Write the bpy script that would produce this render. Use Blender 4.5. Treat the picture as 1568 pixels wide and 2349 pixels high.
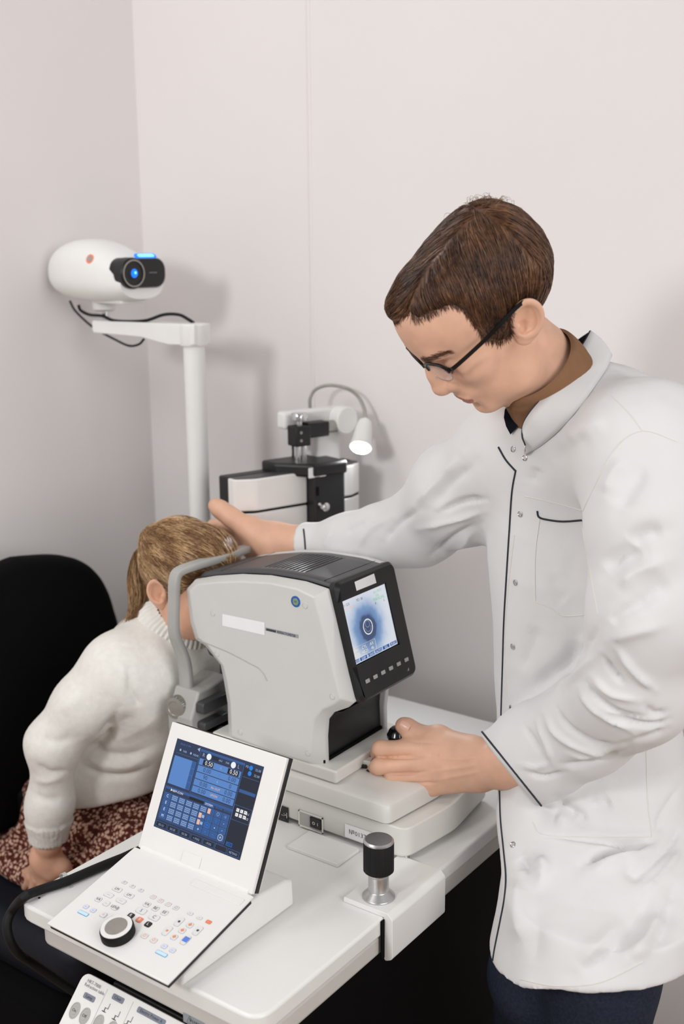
import bpy, bmesh, math, random
import numpy as np
from mathutils import Vector, Matrix
from mathutils.bvhtree import BVHTree
for o in list(bpy.data.objects): bpy.data.objects.remove(o)
SC = bpy.context.scene
COL = SC.collection
random.seed(3); RNG = np.random.default_rng(7)

# ------------------------------------------------------------------ camera
FPX = 2600.0
PIT, ROL, AZ = np.radians([12.97, -0.46, 36.08])
_c, _s = np.cos(AZ), np.sin(AZ)
CH = np.array([-_s, _c, 0.]); CRT = np.array([_c, _s, 0.]); CUP = np.array([0, 0, 1.])
FW = CH*np.cos(PIT) - CUP*np.sin(PIT); _u = CH*np.sin(PIT) + CUP*np.cos(PIT)
RT = CRT*np.cos(ROL) + _u*np.sin(ROL); UP = _u*np.cos(ROL) - CRT*np.sin(ROL)
CAM = np.array([0, 0, 1.65])
cd = bpy.data.cameras.new('camera'); cam = bpy.data.objects.new('camera', cd); COL.objects.link(cam)
cd.sensor_fit = 'VERTICAL'; cd.sensor_height = 36; cd.lens = FPX/2349*36
cam.matrix_world = Matrix(((RT[0], UP[0], -FW[0], CAM[0]), (RT[1], UP[1], -FW[1], CAM[1]), (RT[2], UP[2], -FW[2], CAM[2]), (0, 0, 0, 1)))
cd.dof.use_dof = True; cd.dof.focus_distance = 1.62; cd.dof.aperture_fstop = 3.4
cd.clip_start = 0.05
SC.camera = cam

# ------------------------------------------------------------------ light
wd = bpy.data.worlds.new('world'); SC.world = wd; wd.use_nodes = True
wd.node_tree.nodes['Background'].inputs[0].default_value = (1.0, 0.99, 0.985, 1)
wd.node_tree.nodes['Background'].inputs[1].default_value = 0.37
def area(name, loc, target, size, power, col=(1, 1, 1)):
    l = bpy.data.lights.new(name, 'AREA'); l.shape = 'SQUARE'; l.size = size; l.energy = power; l.color = col
    o = bpy.data.objects.new(name, l); COL.objects.link(o); o.location = loc
    o.rotation_euler = (Vector(target)-Vector(loc)).to_track_quat('-Z', 'Y').to_euler()
    return o
area('softbox_light', (-1.15, -1.25, 2.25), (-1.15, 1.6, 1.3), 0.42, 27, (1, 0.995, 0.99))
area('ceiling_light', (-1.75, 0.35, 2.85), (-1.2, 1.1, 0.8), 0.6, 10, (1, 0.98, 0.96))
area('right_fill_light', (1.9, 0.1, 2.1), (-1.6, 1.2, 1.1), 1.6, 52, (1, 0.97, 0.955))  # unseen broad warm fill from the right, raised to brighten the left wall
SC.view_settings.view_transform = 'Standard'; SC.view_settings.look = 'None'
SC.view_settings.exposure = -0.13; SC.view_settings.gamma = 1.0; SC.view_settings.use_curve_mapping = False

# ------------------------------------------------------------------ pixel helpers
def ray(x, y): return (x-784)/FPX*RT - (y-1174.5)/FPX*UP + FW
def W(x, y, d): return CAM + d*ray(x, y)
def onX(x, y, v): d = ray(x, y); return CAM + (v-CAM[0])/d[0]*d
def onY(x, y, v): d = ray(x, y); return CAM + (v-CAM[1])/d[1]*d
def onZ(x, y, v): d = ray(x, y); return CAM + (v-CAM[2])/d[2]*d
def onP(x, y, P, n):
    d = ray(x, y); n = np.asarray(n, float); return CAM + ((np.asarray(P)-CAM)@n)/(d@n)*d
def PX(p):
    p = np.asarray(p, float)-CAM; z = p@FW
    return np.stack([784+FPX*(p@RT)/z, 1174.5-FPX*(p@UP)/z], -1)
def unit(v): v = np.asarray(v, float); return v/np.linalg.norm(v)

# ------------------------------------------------------------------ materials
def lin(c):
    return tuple(((v/255)/12.92 if v/255 <= .04045 else (((v/255)+.055)/1.055)**2.4) for v in c)
MATS = {}
def mat(name, rgb, rough=0.5, metal=0.0, noise=0.03, nscale=60, bump=0.0, bscale=400, spec=0.5, emit=None, estr=1.0, sss=0.0, alpha=None, coat=0.0, trans=0.0):
    m = bpy.data.materials.new(name); m.use_nodes = True; MATS[name] = m
    nt = m.node_tree; b = nt.nodes['Principled BSDF']; c = lin(rgb)
    b.inputs['Roughness'].default_value = rough; b.inputs['Metallic'].default_value = metal
    b.inputs['Specular IOR Level'].default_value = spec
    tc = nt.nodes.new('ShaderNodeTexCoord')
    if noise:
        n = nt.nodes.new('ShaderNodeTexNoise'); n.inputs['Scale'].default_value = nscale; n.inputs['Detail'].default_value = 4
        nt.links.new(tc.outputs['Object'], n.inputs['Vector'])
        r = nt.nodes.new('ShaderNodeValToRGB'); r.color_ramp.elements[0].position = .3; r.color_ramp.elements[1].position = .7
        r.color_ramp.elements[0].color = tuple(max(0, v*(1-noise)) for v in c)+(1,)
        r.color_ramp.elements[1].color = tuple(min(1, v*(1+noise)) for v in c)+(1,)
        nt.links.new(n.outputs['Fac'], r.inputs['Fac']); nt.links.new(r.outputs['Color'], b.inputs['Base Color'])
    else:
        b.inputs['Base Color'].default_value = c+(1,)
    if bump:
        n2 = nt.nodes.new('ShaderNodeTexNoise'); n2.inputs['Scale'].default_value = bscale; n2.inputs['Detail'].default_value = 3
        nt.links.new(tc.outputs['Object'], n2.inputs['Vector'])
        bp = nt.nodes.new('ShaderNodeBump'); bp.inputs['Strength'].default_value = bump; bp.inputs['Distance'].default_value = 0.002
        nt.links.new(n2.outputs['Fac'], bp.inputs['Height']); nt.links.new(bp.outputs['Normal'], b.inputs['Normal'])
    if emit is not None:
        b.inputs['Emission Color'].default_value = lin(emit)+(1,); b.inputs['Emission Strength'].default_value = estr
    if sss:
        b.inputs['Subsurface Weight'].default_value = sss; b.inputs['Subsurface Radius'].default_value = (1, .35, .2); b.inputs['Subsurface Scale'].default_value = .003
    if coat: b.inputs['Coat Weight'].default_value = coat; b.inputs['Coat Roughness'].default_value = .1
    if trans: b.inputs['Transmission Weight'].default_value = trans
    if alpha is not None: b.inputs['Alpha'].default_value = alpha
    return m
mat('wall_paint', (230, 226, 225), .85, noise=.012, nscale=3, bump=.05, bscale=260, spec=.2)
mat('floor_vinyl', (150, 124, 104), .5, noise=.12, nscale=12)
mat('white_plastic', (236, 236, 234), .38, noise=.012, nscale=40, bump=.02, bscale=900)
mat('white_gloss', (233, 232, 230), .22, noise=.008, nscale=30)
mat('table_white', (235, 235, 233), .32, noise=.012, nscale=14, bump=.03, bscale=900)
mat('apron_grey', (205, 203, 198), .45, noise=.02, nscale=30, bump=.04, bscale=1200)
mat('shell_grey', (205, 205, 203), .42, noise=.015, nscale=20, bump=.06, bscale=1400)
mat('base_grey', (216, 215, 210), .40, noise=.015, nscale=20, bump=.06, bscale=1400)
mat('rest_grey', (168, 168, 165), .42, noise=.03, nscale=30, bump=.05, bscale=1200)
mat('dark_grey', (62, 63, 66), .38, noise=.03, nscale=40, bump=.05, bscale=1300)
mat('top_dark', (66, 67, 70), .40, noise=.03, nscale=40, bump=.05, bscale=1500)
mat('black_plastic', (15, 16, 18), .42, noise=.06, nscale=60, bump=.05, bscale=1200)
mat('black_gloss', (10, 10, 12), .16, noise=.05, nscale=40)
mat('black_matte', (4, 4, 5), .8, noise=.1, nscale=20, spec=.15)
mat('black_rubber', (16, 16, 17), .6, noise=.08, nscale=80, spec=.3)
mat('chrome', (215, 215, 215), .16, metal=1, noise=.02)
mat('brushed_alu', (205, 205, 205), .33, metal=1, noise=.05, nscale=200, bump=.03, bscale=800)
mat('steel_dull', (168, 166, 160), .42, metal=.85, noise=.05, nscale=90)
mat('key_grey', (226, 227, 228), .45, noise=.01)
mat('key_line', (172, 175, 178), .5, noise=.02)
mat('key_blue', (214, 222, 240), .45, noise=.01)
mat('key_orange', (238, 132, 96), .45, noise=.02)
mat('key_cream', (232, 224, 220), .45, noise=.01)
mat('key_black', (30, 30, 32), .4, noise=.02)
mat('bar_blue', (206, 233, 252), .3, noise=.01)
mat('bar_line', (60, 160, 205), .4, noise=.01)
mat('ink_dark', (58, 60, 64), .6, noise=.02)
mat('ink_grey', (120, 122, 126), .6, noise=.02)
mat('ink_orange', (226, 150, 110), .6, noise=.02)
mat('ink_blue', (90, 130, 220), .6, noise=.02)
mat('label_white', (238, 238, 240), .5, noise=.01)
mat('label_slate', (128, 134, 148), .5, noise=.03)
mat('label_grey', (150, 156, 162), .45, noise=.03)
mat('sticker_blue', (28, 92, 170), .35, noise=.25, nscale=500)
mat('sticker_gold', (130, 150, 110), .35, noise=.4, nscale=900)
mat('oval_grey', (176, 176, 172), .5, noise=.03)
mat('clip_clear', (225, 228, 230), .25, noise=.01, trans=.5)
mat('seat_navy', (14, 19, 30), .55, noise=.2, nscale=120, bump=.2, bscale=900, spec=.3)
mat('fabric_black', (7, 7, 8), .9, noise=.1, nscale=120, bump=.2, bscale=1500, spec=.12)
def emis(name, rgb, s): return mat(name, (5, 5, 6), .25, noise=0, emit=rgb, estr=s, spec=.3)
emis('em_navy', (44, 60, 92), .9); emis('em_dark', (36, 44, 62), .8); emis('em_panel', (92, 140, 208), .95); emis('em_mid', (52, 96, 160), .9)
emis('em_blue', (30, 130, 235), 1.0); emis('em_white', (245, 248, 252), 1.0); emis('em_pale', (170, 195, 230), .9); emis('em_line', (84, 120, 180), .9)
emis('em_orange', (245, 190, 165), 1.0); emis('em_black', (26, 30, 44), .7); emis('em_text', (60, 74, 108), .8); emis('em_green', (110, 205, 130), 1.0); emis('em_led', (40, 255, 110), 1.6)
emis('em_yellow', (250, 236, 200), 1.0); emis('em_btn', (30, 92, 165), .95)
emis('em_lamp', (255, 255, 255), 14.0); emis('em_projblue', (110, 190, 255), 3.0); emis('em_projedge', (10, 110, 255), 2.0)

# ------------------------------------------------------------------ object helpers
def link(name, me, parent=None):
    o = bpy.data.objects.new(name, me); COL.objects.link(o)
    if parent is not None:
        o.parent = parent; o.matrix_parent_inverse = parent.matrix_basis.inverted()
    return o
def empty(name, loc, label, cat, group=None):
    o = link(name, None); o.location = loc; o.empty_display_size = .05
    o['label'] = label; o['category'] = cat
    if group: o['group'] = group
    return o
def tag(o, label, cat=None, group=None, kind=None):
    if label: o['label'] = label
    if cat: o['category'] = cat
    if group: o['group'] = group
    if kind: o['kind'] = kind
    return o
def finish(o, bevel=0, seg=3, smooth=35):
    me = o.data
    if smooth and len(me.polygons):
        me.polygons.foreach_set('use_smooth', np.ones(len(me.polygons), bool))
        me.set_sharp_from_angle(angle=math.radians(smooth))
    if bevel:
        m = o.modifiers.new('bevel', 'BEVEL'); m.width = bevel; m.segments = seg; m.limit_method = 'ANGLE'; m.angle_limit = math.radians(32); m.harden_normals = False
    return o
class MB:
    def __init__(s): s.v = []; s.f = []; s.m = []; s.mats = []
    def mi(s, name):
        if name not in s.mats: s.mats.append(name)
        return s.mats.index(name)
    def add(s, vs, fs, mname):
        n = len(s.v); s.v += [tuple(map(float, p)) for p in vs]; k = s.mi(mname)
        for f in fs: s.f.append(tuple(n+i for i in f)); s.m.append(k)
        return s
    def box(s, lo, hi, m, fr=None):
        (a, b, c), (d, e, g) = lo, hi
        vs = np.array([(a, b, c), (d, b, c), (d, e, c), (a, e, c), (a, b, g), (d, b, g), (d, e, g), (a, e, g)], float)
        if fr is not None: vs = fr[0] + vs@np.array(fr[1:])
        return s.add(vs, [(3, 2, 1, 0), (4, 5, 6, 7), (0, 1, 5, 4), (1, 2, 6, 5), (2, 3, 7, 6), (3, 0, 4, 7)], m)
    def loft(s, rings, m, cap=True, closed=True):
        n = len(rings[0]); vs = [p for r in rings for p in r]; fs = []
        for i in range(len(rings)-1):
            for j in range(n if closed else n-1):
                k = (j+1) % n; fs.append((i*n+j, i*n+k, (i+1)*n+k, (i+1)*n+j))
        if cap: fs.append(tuple(range(n-1, -1, -1))); fs.append(tuple((len(rings)-1)*n+j for j in range(n)))
        return s.add(vs, fs, m)
    def cyl(s, a, b, r, m, r2=None, n=24, cap=True):
        a = np.asarray(a, float); b = np.asarray(b, float); d = unit(b-a); r2 = r if r2 is None else r2
        x = unit(np.cross(d, (0, 0, 1) if abs(d[2]) < .9 else (1, 0, 0))); y = np.cross(d, x)
        t = np.linspace(0, 2*np.pi, n, endpoint=False); c = np.outer(np.cos(t), x)+np.outer(np.sin(t), y)
        return s.loft([a+c*r, b+c*r2], m, cap)
    def lathe(s, o, ax, prof, m, n=32, cap=True):
        o = np.asarray(o, float); ax = unit(ax)
        x = unit(np.cross(ax, (0, 0, 1) if abs(ax[2]) < .9 else (1, 0, 0))); y = np.cross(ax, x)
        t = np.linspace(0, 2*np.pi, n, endpoint=False); c = np.outer(np.cos(t), x)+np.outer(np.sin(t), y)
        return s.loft([o+ax*h+c*max(r, 1e-5) for r, h in prof], m, cap)
    def tube(s, pts, r, m, n=10, cap=True):
        pts = np.asarray(pts, float); N = len(pts); rr = np.broadcast_to(r, N)
        tg = np.gradient(pts, axis=0); tg /= np.linalg.norm(tg, axis=1)[:, None]+1e-12
        x = unit(np.cross(tg[0], (0, 0, 1) if abs(tg[0][2]) < .9 else (1, 0, 0))); rings = []
        t = np.linspace(0, 2*np.pi, n, endpoint=False)
        for i in range(N):
            x = unit(x-tg[i]*(x@tg[i])); y = np.cross(tg[i], x)
            rings.append(pts[i]+rr[i]*(np.outer(np.cos(t), x)+np.outer(np.sin(t), y)))
        return s.loft(rings, m, cap)
    def poly(s, pts, m): return s.add(pts, [tuple(range(len(pts)))], m)
    def build(s, name, parent=None, bevel=0, seg=3, smooth=35):
        me = bpy.data.meshes.new(name); me.from_pydata(s.v, [], s.f)
        for k in s.mats: me.materials.append(MATS[k])
        me.polygons.foreach_set('material_index', s.m)
        bm = bmesh.new(); bm.from_mesh(me); bmesh.ops.recalc_face_normals(bm, faces=bm.faces); bm.to_mesh(me); bm.free()
        o = link(name, me, parent)
        return finish(o, bevel, seg, smooth)
def spline(pts, n=40):
    """Catmull-Rom through pts"""
    P = np.asarray(pts, float); P = np.vstack([2*P[0]-P[1], P, 2*P[-1]-P[-2]]); out = []
    k = len(P)-3; per = max(2, n//k)
    for i in range(k):
        p0, p1, p2, p3 = P[i:i+4]
        for t in np.linspace(0, 1, per, endpoint=False):
            out.append(.5*((2*p1)+(-p0+p2)*t+(2*p0-5*p1+4*p2-p3)*t*t+(-p0+3*p1-3*p2+p3)*t**3))
    out.append(P[-2]); return np.array(out)
# text glyph meshes, made once while the scene is still empty
_TX = {}
def TXT(t):
    if t not in _TX:
        cu = bpy.data.curves.new('t', 'FONT'); cu.body = t; cu.size = 1; cu.align_x = 'CENTER'; cu.align_y = 'CENTER'; cu.resolution_u = 2
        ob = bpy.data.objects.new('t', cu); me = bpy.data.meshes.new_from_object(ob)
        _TX[t] = (np.array([v.co[:] for v in me.vertices]).reshape(-1, 3), [tuple(p.vertices) for p in me.polygons])
        bpy.data.objects.remove(ob); bpy.data.curves.remove(cu); bpy.data.meshes.remove(me)
    return _TX[t]
def put_text(mb, t, P, ux, uy, size, m, lift=.0004, width=None):
    v, f = TXT(t)
    if not len(v): return
    v = v.copy(); w = np.ptp(v[:, 0]) or 1
    sx = size if width is None else width/w
    n = unit(np.cross(ux, uy))
    mb.add(np.asarray(P)+n*lift+np.outer(v[:, 0]*sx, ux)+np.outer(v[:, 1]*size, uy), f, m)
def rrect(w, h, r, n=4):
    out = []
    for cx, cy, a in ((w/2-r, h/2-r, 0), (-w/2+r, h/2-r, 90), (-w/2+r, -h/2+r, 180), (w/2-r, -h/2+r, 270)):
        for k in range(n+1):
            t = math.radians(a+90*k/n); out.append((cx+r*math.cos(t), cy+r*math.sin(t)))
    return np.array(out)
def slab(mb, P, ux, uy, w, h, r, z0, z1, m, taper=0.0):
    """rounded-rectangle block on a plane through P"""
    n = unit(np.cross(ux, uy)); P = np.asarray(P, float); a = rrect(w, h, r); b = rrect(w-taper, h-taper, max(r-taper/2, .0002))
    mb.loft([P+n*z0+np.outer(a[:, 0], ux)+np.outer(a[:, 1], uy), P+n*z1+np.outer(b[:, 0], ux)+np.outer(b[:, 1], uy)], m)
EX, EY, EZ = np.eye(3)
# ------------------------------------------------------------------ the room
YW, XW = 1.90, -1.945
def struct(mb, name, **k):
    o = mb.build(name, **k); o['kind'] = 'structure'; return o
struct(MB().box((XW-.1, YW, 0), (2.6, YW+.1, 3.0), 'wall_paint'), 'wall_back')
struct(MB().box((XW-.1, -2.2, 0), (XW, YW, 3.0), 'wall_paint'), 'wall_left')
struct(MB().box((XW-.1, -2.2, -.05), (2.6, YW+.1, 0), 'floor_vinyl'), 'floor')
xs = onY(712, 400, YW)[0]
struct(MB().box((xs-.004, YW-.0025, 0), (xs+.004, YW+.01, 3.0), 'wall_paint'), 'trim_1', bevel=.002)

# ------------------------------------------------------------------ refraction table
T = 0.76
TB = empty('refraction_table', (-1.0, 1.35, 0), 'white refraction table with black pedestal between girl and doctor', 'table')
def round_poly(pts, r, n=5):
    pts = [np.array(p, float) for p in pts]; out = []
    for i, p in enumerate(pts):
        ri = r[i] if hasattr(r, '__len__') else r
        if ri <= 0: out.append(p); continue
        a = unit(pts[i-1]-p); b = unit(pts[(i+1) % len(pts)]-p); ang = math.acos(np.clip(a@b, -1, 1)); L = ri/math.tan(ang/2)
        for k in range(n+1):
            t = k/n; q = (1-t)**2*(p+a*L)+2*t*(1-t)*p+t*t*(p+b*L); out.append(q)
    return np.array(out)
def extr(poly, z0, z1): return [[(x, y, z) for x, y in poly] for z in (z0, z1)]
tp = round_poly([(-1.222, .888), (-.775, .888), (-.775, 1.822), (-1.222, 1.822)], [.03, .03, .02, .02])
MB().loft(extr(tp, T-.026, T), 'table_white').build('table_top', TB, bevel=.004)
ap = round_poly([(-1.186, .897), (-.779, .897), (-.779, 1.80), (-1.186, 1.80)], [.02, .02, .02, .02])
MB().loft(extr(ap, T-.058, T-.0265), 'apron_grey').build('apron', TB, bevel=.006)
MB().box((-1.16, 1.02, .06), (-.83, 1.78, T-.058), 'black_matte').build('pedestal', TB, bevel=.01)
MB().box((-1.18, .92, T-.07), (-.80, 1.79, T-.058), 'black_matte').build('tray', TB)
MB().box((-1.19, 1.0, 0), (-.78, 1.80, .06), 'black_plastic').build('base_plate', TB, bevel=.015)
for px_, py_ in ((90, 2060), (630, 2032), (654, 2043)):
    p = onZ(px_, py_, T); MB().cyl(p+EZ*-.001, p+EZ*.0005, .0018, 'black_matte', n=12).build('screw_hole', TB)
# slide bracket on the right-hand edge
br = MB(); y0, y1 = 1.152, 1.292
prof = round_poly([(-.842, .7605), (-.842, .768), (-.768, .768), (-.760, .760), (-.760, .700), (-.774, .693), (-.7745, .7605)], [0, .002, .006, .006, .008, .004, 0])
br.loft([[(x, y, z) for x, z in prof] for y in (y0, y1)], 'table_white')
br.build('slide_bracket', TB, bevel=.003)
MB().box((-.7742, y0-.008, .70), (-.7725, y0-.0005, .7585), 'black_matte').build('bracket_gap', TB)
MB().box((-.7742, y1+.0005, .735), (-.7725, y1+.006, .758), 'black_matte').build('bracket_gap', TB)
kp = onZ(868, 2056, .768)
MB().lathe(kp, EZ, [(.0235, 0), (.0235, .002), (.0165, .009), (.0145, .011), (.0145, .034), (.0165, .036), (.0165, .040)], 'brushed_alu').build('handle_post', TB, bevel=.0006)
kh = MB(); 
t = np.linspace(0, 2*np.pi, 96, endpoint=False); rr = .0215-.0006*(np.cos(t*12) > .9)
rings = [[kp+np.array([rr_*math.cos(a)*k, rr_*math.sin(a)*k, h]) for rr_, a in zip(rr, t)] for k, h in ((.86, .039), (1, .0415), (1, .083), (.95, .085))]
kh.loft(rings, 'black_rubber').build('handle_grip', TB)
MB().lathe(kp, EZ, [(.0212, .0845), (.0212, .0865), (.019, .0885), (.001, .0887)], 'brushed_alu').build('handle_cap', TB)
# control panel hanging below the front edge
P0 = onY(196, 2237, .893); P1 = onX(150, 2332, P0[0])
pv = unit(P0-P1); pu = EX; pn = unit(np.cross(pu, pv)); PC = P0 + pu*.14 - pv*.055
pb = MB(); slab(pb, PC, pu, pv, .29, .118, .012, -.012, 0, 'white_plastic')
pan = pb.build('control_panel', TB, bevel=.0012)
MB().box((PC[0]-.10, .905, T-.13), (PC[0]+.10, .935, T-.069), 'black_plastic').build('panel_bracket', TB, bevel=.003)
def pp(x, y): return onP(x, y, P0, pn)
d = MB()
def tx(mb, t, x, y, s, m, ux=pu, uy=pv, P=None, n=None, **k):
    put_text(mb, t, pp(x, y) if P is None else onP(x, y, P, n), ux, uy, s, m, **k)
tx(d, 'HRT-7000', 216, 2257, .0062, 'ink_grey'); tx(d, 'Refraction table', 217, 2269, .0060, 'ink_grey')
for (x, y, w, t) in ((205, 2288, .021, 'Lamp'), (271, 2291, .021, 'Chair'), (347, 2331, .050, 'Electric Power A')):
    slab(d, pp(x, y), pu, pv, w, .0075, .002, .0001, .0006, 'label_slate'); put_text(d, t, pp(x, y), pu, pv, .0058, 'ink_dark', lift=.0008)
for (x, y) in ((243, 2310), (266, 2328), (295, 2340)):   # little chair pictograms
    q = pp(x, y)
    d.box((-.0035, -.0065, .0002), (.0035, -.0055, .0006), 'ink_dark', (q, pu, pv, pn)); d.box((-.0005, -.006, .0002), (.0005, -.001, .0006), 'ink_dark', (q, pu, pv, pn))
    d.box((-.001, -.0015, .0002), (.005, -.0006, .0006), 'ink_grey', (q, pu, pv, pn)); d.box((.0043, -.001, .0002), (.005, .006, .0006), 'ink_grey', (q, pu, pv, pn))
for x0, y0_ in ((244, 2276), (303, 2305)):
    q = pp(x0, y0_); d.box((-.0002, -.06, .0001), (.0002, .004, .0003), 'key_line', (q, pu, pv, pn))
d.build('panel_print', pan)
for k, (x, y, t) in enumerate(((172, 2318, 'On'), (195, 2331, 'Off'), (226, 2347, '\u25b2'), (256, 2362, '\u25bc'))):
    b = MB(); q = pp(x, y); tt = np.linspace(0, 2*np.pi, 28, endpoint=False)
    rg = lambda s, z: [q+pu*(.0078*s*math.cos(a))+pv*(.0108*s*math.sin(a))+pn*z for a in tt]
    b.loft([rg(1, .0001), rg(1, .0012), rg(.86, .0016), rg(.84, .0010), rg(.55, .0010), rg(.5, .0016)], 'oval_grey')
    if t in ('On', 'Off'): put_text(b, t, q, pu, pv, .0056, 'ink_dark', lift=.0019)
    b.build('oval_button', pan)
# warning label on the apron
wl = MB(); q = onY(436, 2340, .8965); wl.box((-.012, -.0002, -.007), (.025, 0, .006), 'label_grey', (q, EX, EY, EZ))
put_text(wl, '\u26a0', q, EX, EZ, .011, 'ink_dark'); put_text(wl, 'WARNING', q+EX*.014, EX, EZ, .006, 'ink_dark')
wl.build('warning_label', TB)

# ------------------------------------------------------------------ autorefractor
AR = empty('autorefractor', (-1.0, 1.39, T), 'grey autorefractor with tilted eye display, chin rest and joystick', 'eye instrument')
# base: lower tray and domed cover
lb = round_poly([(-1.30, 1.283), (-.822, 1.283), (-.806, 1.40), (-.822, 1.535), (-1.30, 1.535)], [.03, .022, .10, .022, .03], 6)
def inset(poly, k, c=None):
    poly = np.asarray(poly); c = poly.mean(0) if c is None else c; e = poly-c; return c+e*(1-k/np.linalg.norm(e, axis=1)[:, None])
MB().loft([[(x, y, z) for x, y in inset(lb, i)] for z, i in ((.768, .006), (.772, .001), (.806, 0), (.8165, .002))], 'base_grey').build('base_tray', AR, bevel=.002)
for x, y in ((-.836, 1.30), (-1.28, 1.30), (-.836, 1.52), (-1.28, 1.52)):
    MB().lathe((x, y, T), EZ, [(.007, 0), (.008, .004), (.006, .0085)], 'steel_dull', n=16).build('foot', AR)
cv = round_poly([(-1.24, 1.278), (-.852, 1.278), (-.836, 1.40), (-.852, 1.540), (-1.24, 1.540)], [.03, .014, .12, .014, .03], 6)
MB().loft([[(x, y, z) for x, y in inset(cv, i)] for z, i in ((.8185, .001), (.838, 0), (.846, .004), (.8495, .012))]+[[(x, y, .852) for x, y in inset(cv, .05)]], 'base_grey').build('base_cover', AR, bevel=.0012)
MB().loft([[(x, y, z) for x, y in inset(cv, .006)] for z in (.8165, .8186)], 'black_matte').build('cover_gap', AR)
# sliding stage under the head
st = round_poly([(-1.21, 1.287), (-.953, 1.287), (-.953, 1.478), (-1.21, 1.478)], .006)
MB().loft(extr(st, .852, .873), 'base_grey').build('stage', AR, bevel=.003)
MB().box((-1.18, 1.30, .873), (-.985, 1.466, .878), 'black_matte').build('stage_gap', AR)
# side connector strip
q = onY(655, 1868, 1.2825); sp = MB()
sp.box((-.05, -.0006, -.013), (.006, 0, .013), 'black_plastic', (q, EX, EY, EZ))
sp.box((-.05, -.0012, -.0022), (-.012, -.0005, .0042), 'label_white', (q, EX, EY, EZ)); put_text(sp, '..:-|', q-EY*.0007+EX*-.002, EX, EZ, .010, 'label_white'); put_text(sp, '- - -', q+EX*-.03-EY*.0007+EZ*.009, EX, EZ, .006, 'label_white'); put_text(sp, '.  . - .', q+EX*-.005-EY*.0007-EZ*.009, EX, EZ, .004, 'label_white')
sp.build('connector_plate', AR)
q = onY(713, 1884, 1.2825); sw = MB()
for a in ((-.024, -.0015, -.014, .024, 0, -.012), (-.024, -.0015, .011, .024, 0, .013), (-.024, -.0015, -.014, -.022, 0, .013), (.022, -.0015, -.014, .024, 0, .013)):
    sw.box(a[:3], a[3:], 'base_grey', (q, EX, EY, EZ))
sw.box((-.022, -.0004, -.012), (.022, 0, .011), 'rest_grey', (q, EX, EY, EZ)); sw.box((.0, -.003, -.008), (.021, 0, .009), 'black_gloss', (q, EX, EY, EZ))
put_text(sw, 'O  I', q+EX*.0105-EY*.003, EX, EZ, .007, 'label_white'); sw.build('power_switch', AR)
q = onY(828, 1917, 1.2825); lbq = MB(); lbq.box((-.030, -.0006, -.011), (.034, 0, .011), 'label_white', (q, EX, EY, EZ)); put_text(lbq, '\u211601372', q-EX*.004, EX, EZ, .0105, 'ink_dark', lift=.0008)
lbq.build('inventory_sticker', AR)
# paper-thin slide tray peeping out below the base
q0 = onZ(742, 1953, T); MB().box((-.05, -.026, 0.0002), (.045, .03, .006), 'table_white', (q0, EX, EY, EZ)).build('slide_tongue', AR, bevel=.001)

# head: two grey shells around a dark core
YN, YF = 1.285, 1.488
def S(x, y, Y=1.285): p = onY(x, y, Y); return (p[0], p[2])
outer_px = [(431, 1350), (451, 1328), (494, 1321), (555, 1317), (620, 1320), (700, 1334), (755, 1352), (770, 1415), (800, 1545), (816, 1609), (800, 1622), (767, 1633), (753, 1650), (750, 1690), (752, 1752), (746, 1764), (640, 1730), (528, 1692), (525, 1612), (516, 1556), (509, 1523), (492, 1502), (473, 1479), (452, 1466), (440, 1426)]
flat_px = [(434, 1356), (452, 1341), (494, 1336), (555, 1334), (620, 1338), (680, 1351), (720, 1371), (735, 1425), (765, 1545), (780, 1603), (764, 1616), (738, 1628), (720, 1650), (714, 1690), (714, 1745), (706, 1748), (630, 1726), (531, 1689), (528, 1612), (519, 1558), (511, 1526), (494, 1505), (476, 1480), (455, 1464), (443, 1424)]
OUT = np.array([S(x, y, 1.308) for x, y in outer_px]); FLT = np.array([S(x, y, YN) for x, y in flat_px])
def ring(P2, y): return [(x, y, z) for x, z in P2]
MB().loft([ring(FLT, YN), ring(OUT, 1.304), ring(OUT, 1.312)], 'shell_grey').build('side_shell', AR, bevel=.0022)
OUTF = inset(OUT, -.005)
MB().loft([ring(OUTF, 1.461), ring(OUTF, 1.470), ring(FLT, YF)], 'shell_grey').build('side_shell', AR, bevel=.0022)
CORE = inset(OUT, .006)
MB().loft([ring(CORE, 1.3122), ring(CORE, 1.4608)], 'black_plastic').build('core', AR, bevel=.002)
# crease where the upper shell overlaps the lower
cr = [onY(x, y, YN) for x, y in ((455, 1468), (490, 1482), (530, 1499), (575, 1523), (592, 1532), (604, 1544), (613, 1562))]
MB().tube(spline(cr, 30), .0009, 'rest_grey', n=6).build('shell_crease', AR)
for x, y in ((488, 1407), (700, 1389), (498, 1500), (762, 1598), (706, 1728), (551, 1680)):
    q = onY(x, y, YN); c = MB(); c.lathe(q, -EY, [(.0050, -.001), (.0050, .0003), (.0046, .0006), (.0046, .0002), (.0043, .0002), (.0041, .0007), (.001, .0007)], 'shell_grey', n=24); c.build('screw_cap', AR)
q = [onY(x, y, YN)-EY*.0004 for x, y in ((510, 1408), (607, 1428), (607, 1457), (510, 1435))]
MB().poly(q, 'label_white').build('blank_label', AR)
q = [onY(x, y, YN)-EY*.0005 for x, y in ((609, 1439), (684, 1456), (684, 1464), (609, 1446))]
nm = MB().poly(q, 'label_grey'); qq = [onY(x, y, YN)-EY*.0007 for x, y in ((611, 1441), (633, 1446), (633, 1451), (611, 1446))]; nm.poly(qq, 'ink_dark')
put_text(nm, 'REFRACTOMETER', onY(657, 1454.5, YN), EX, EZ, .006, 'ink_dark', lift=.0009, width=.036); nm.build('name_strip', AR)
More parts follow.
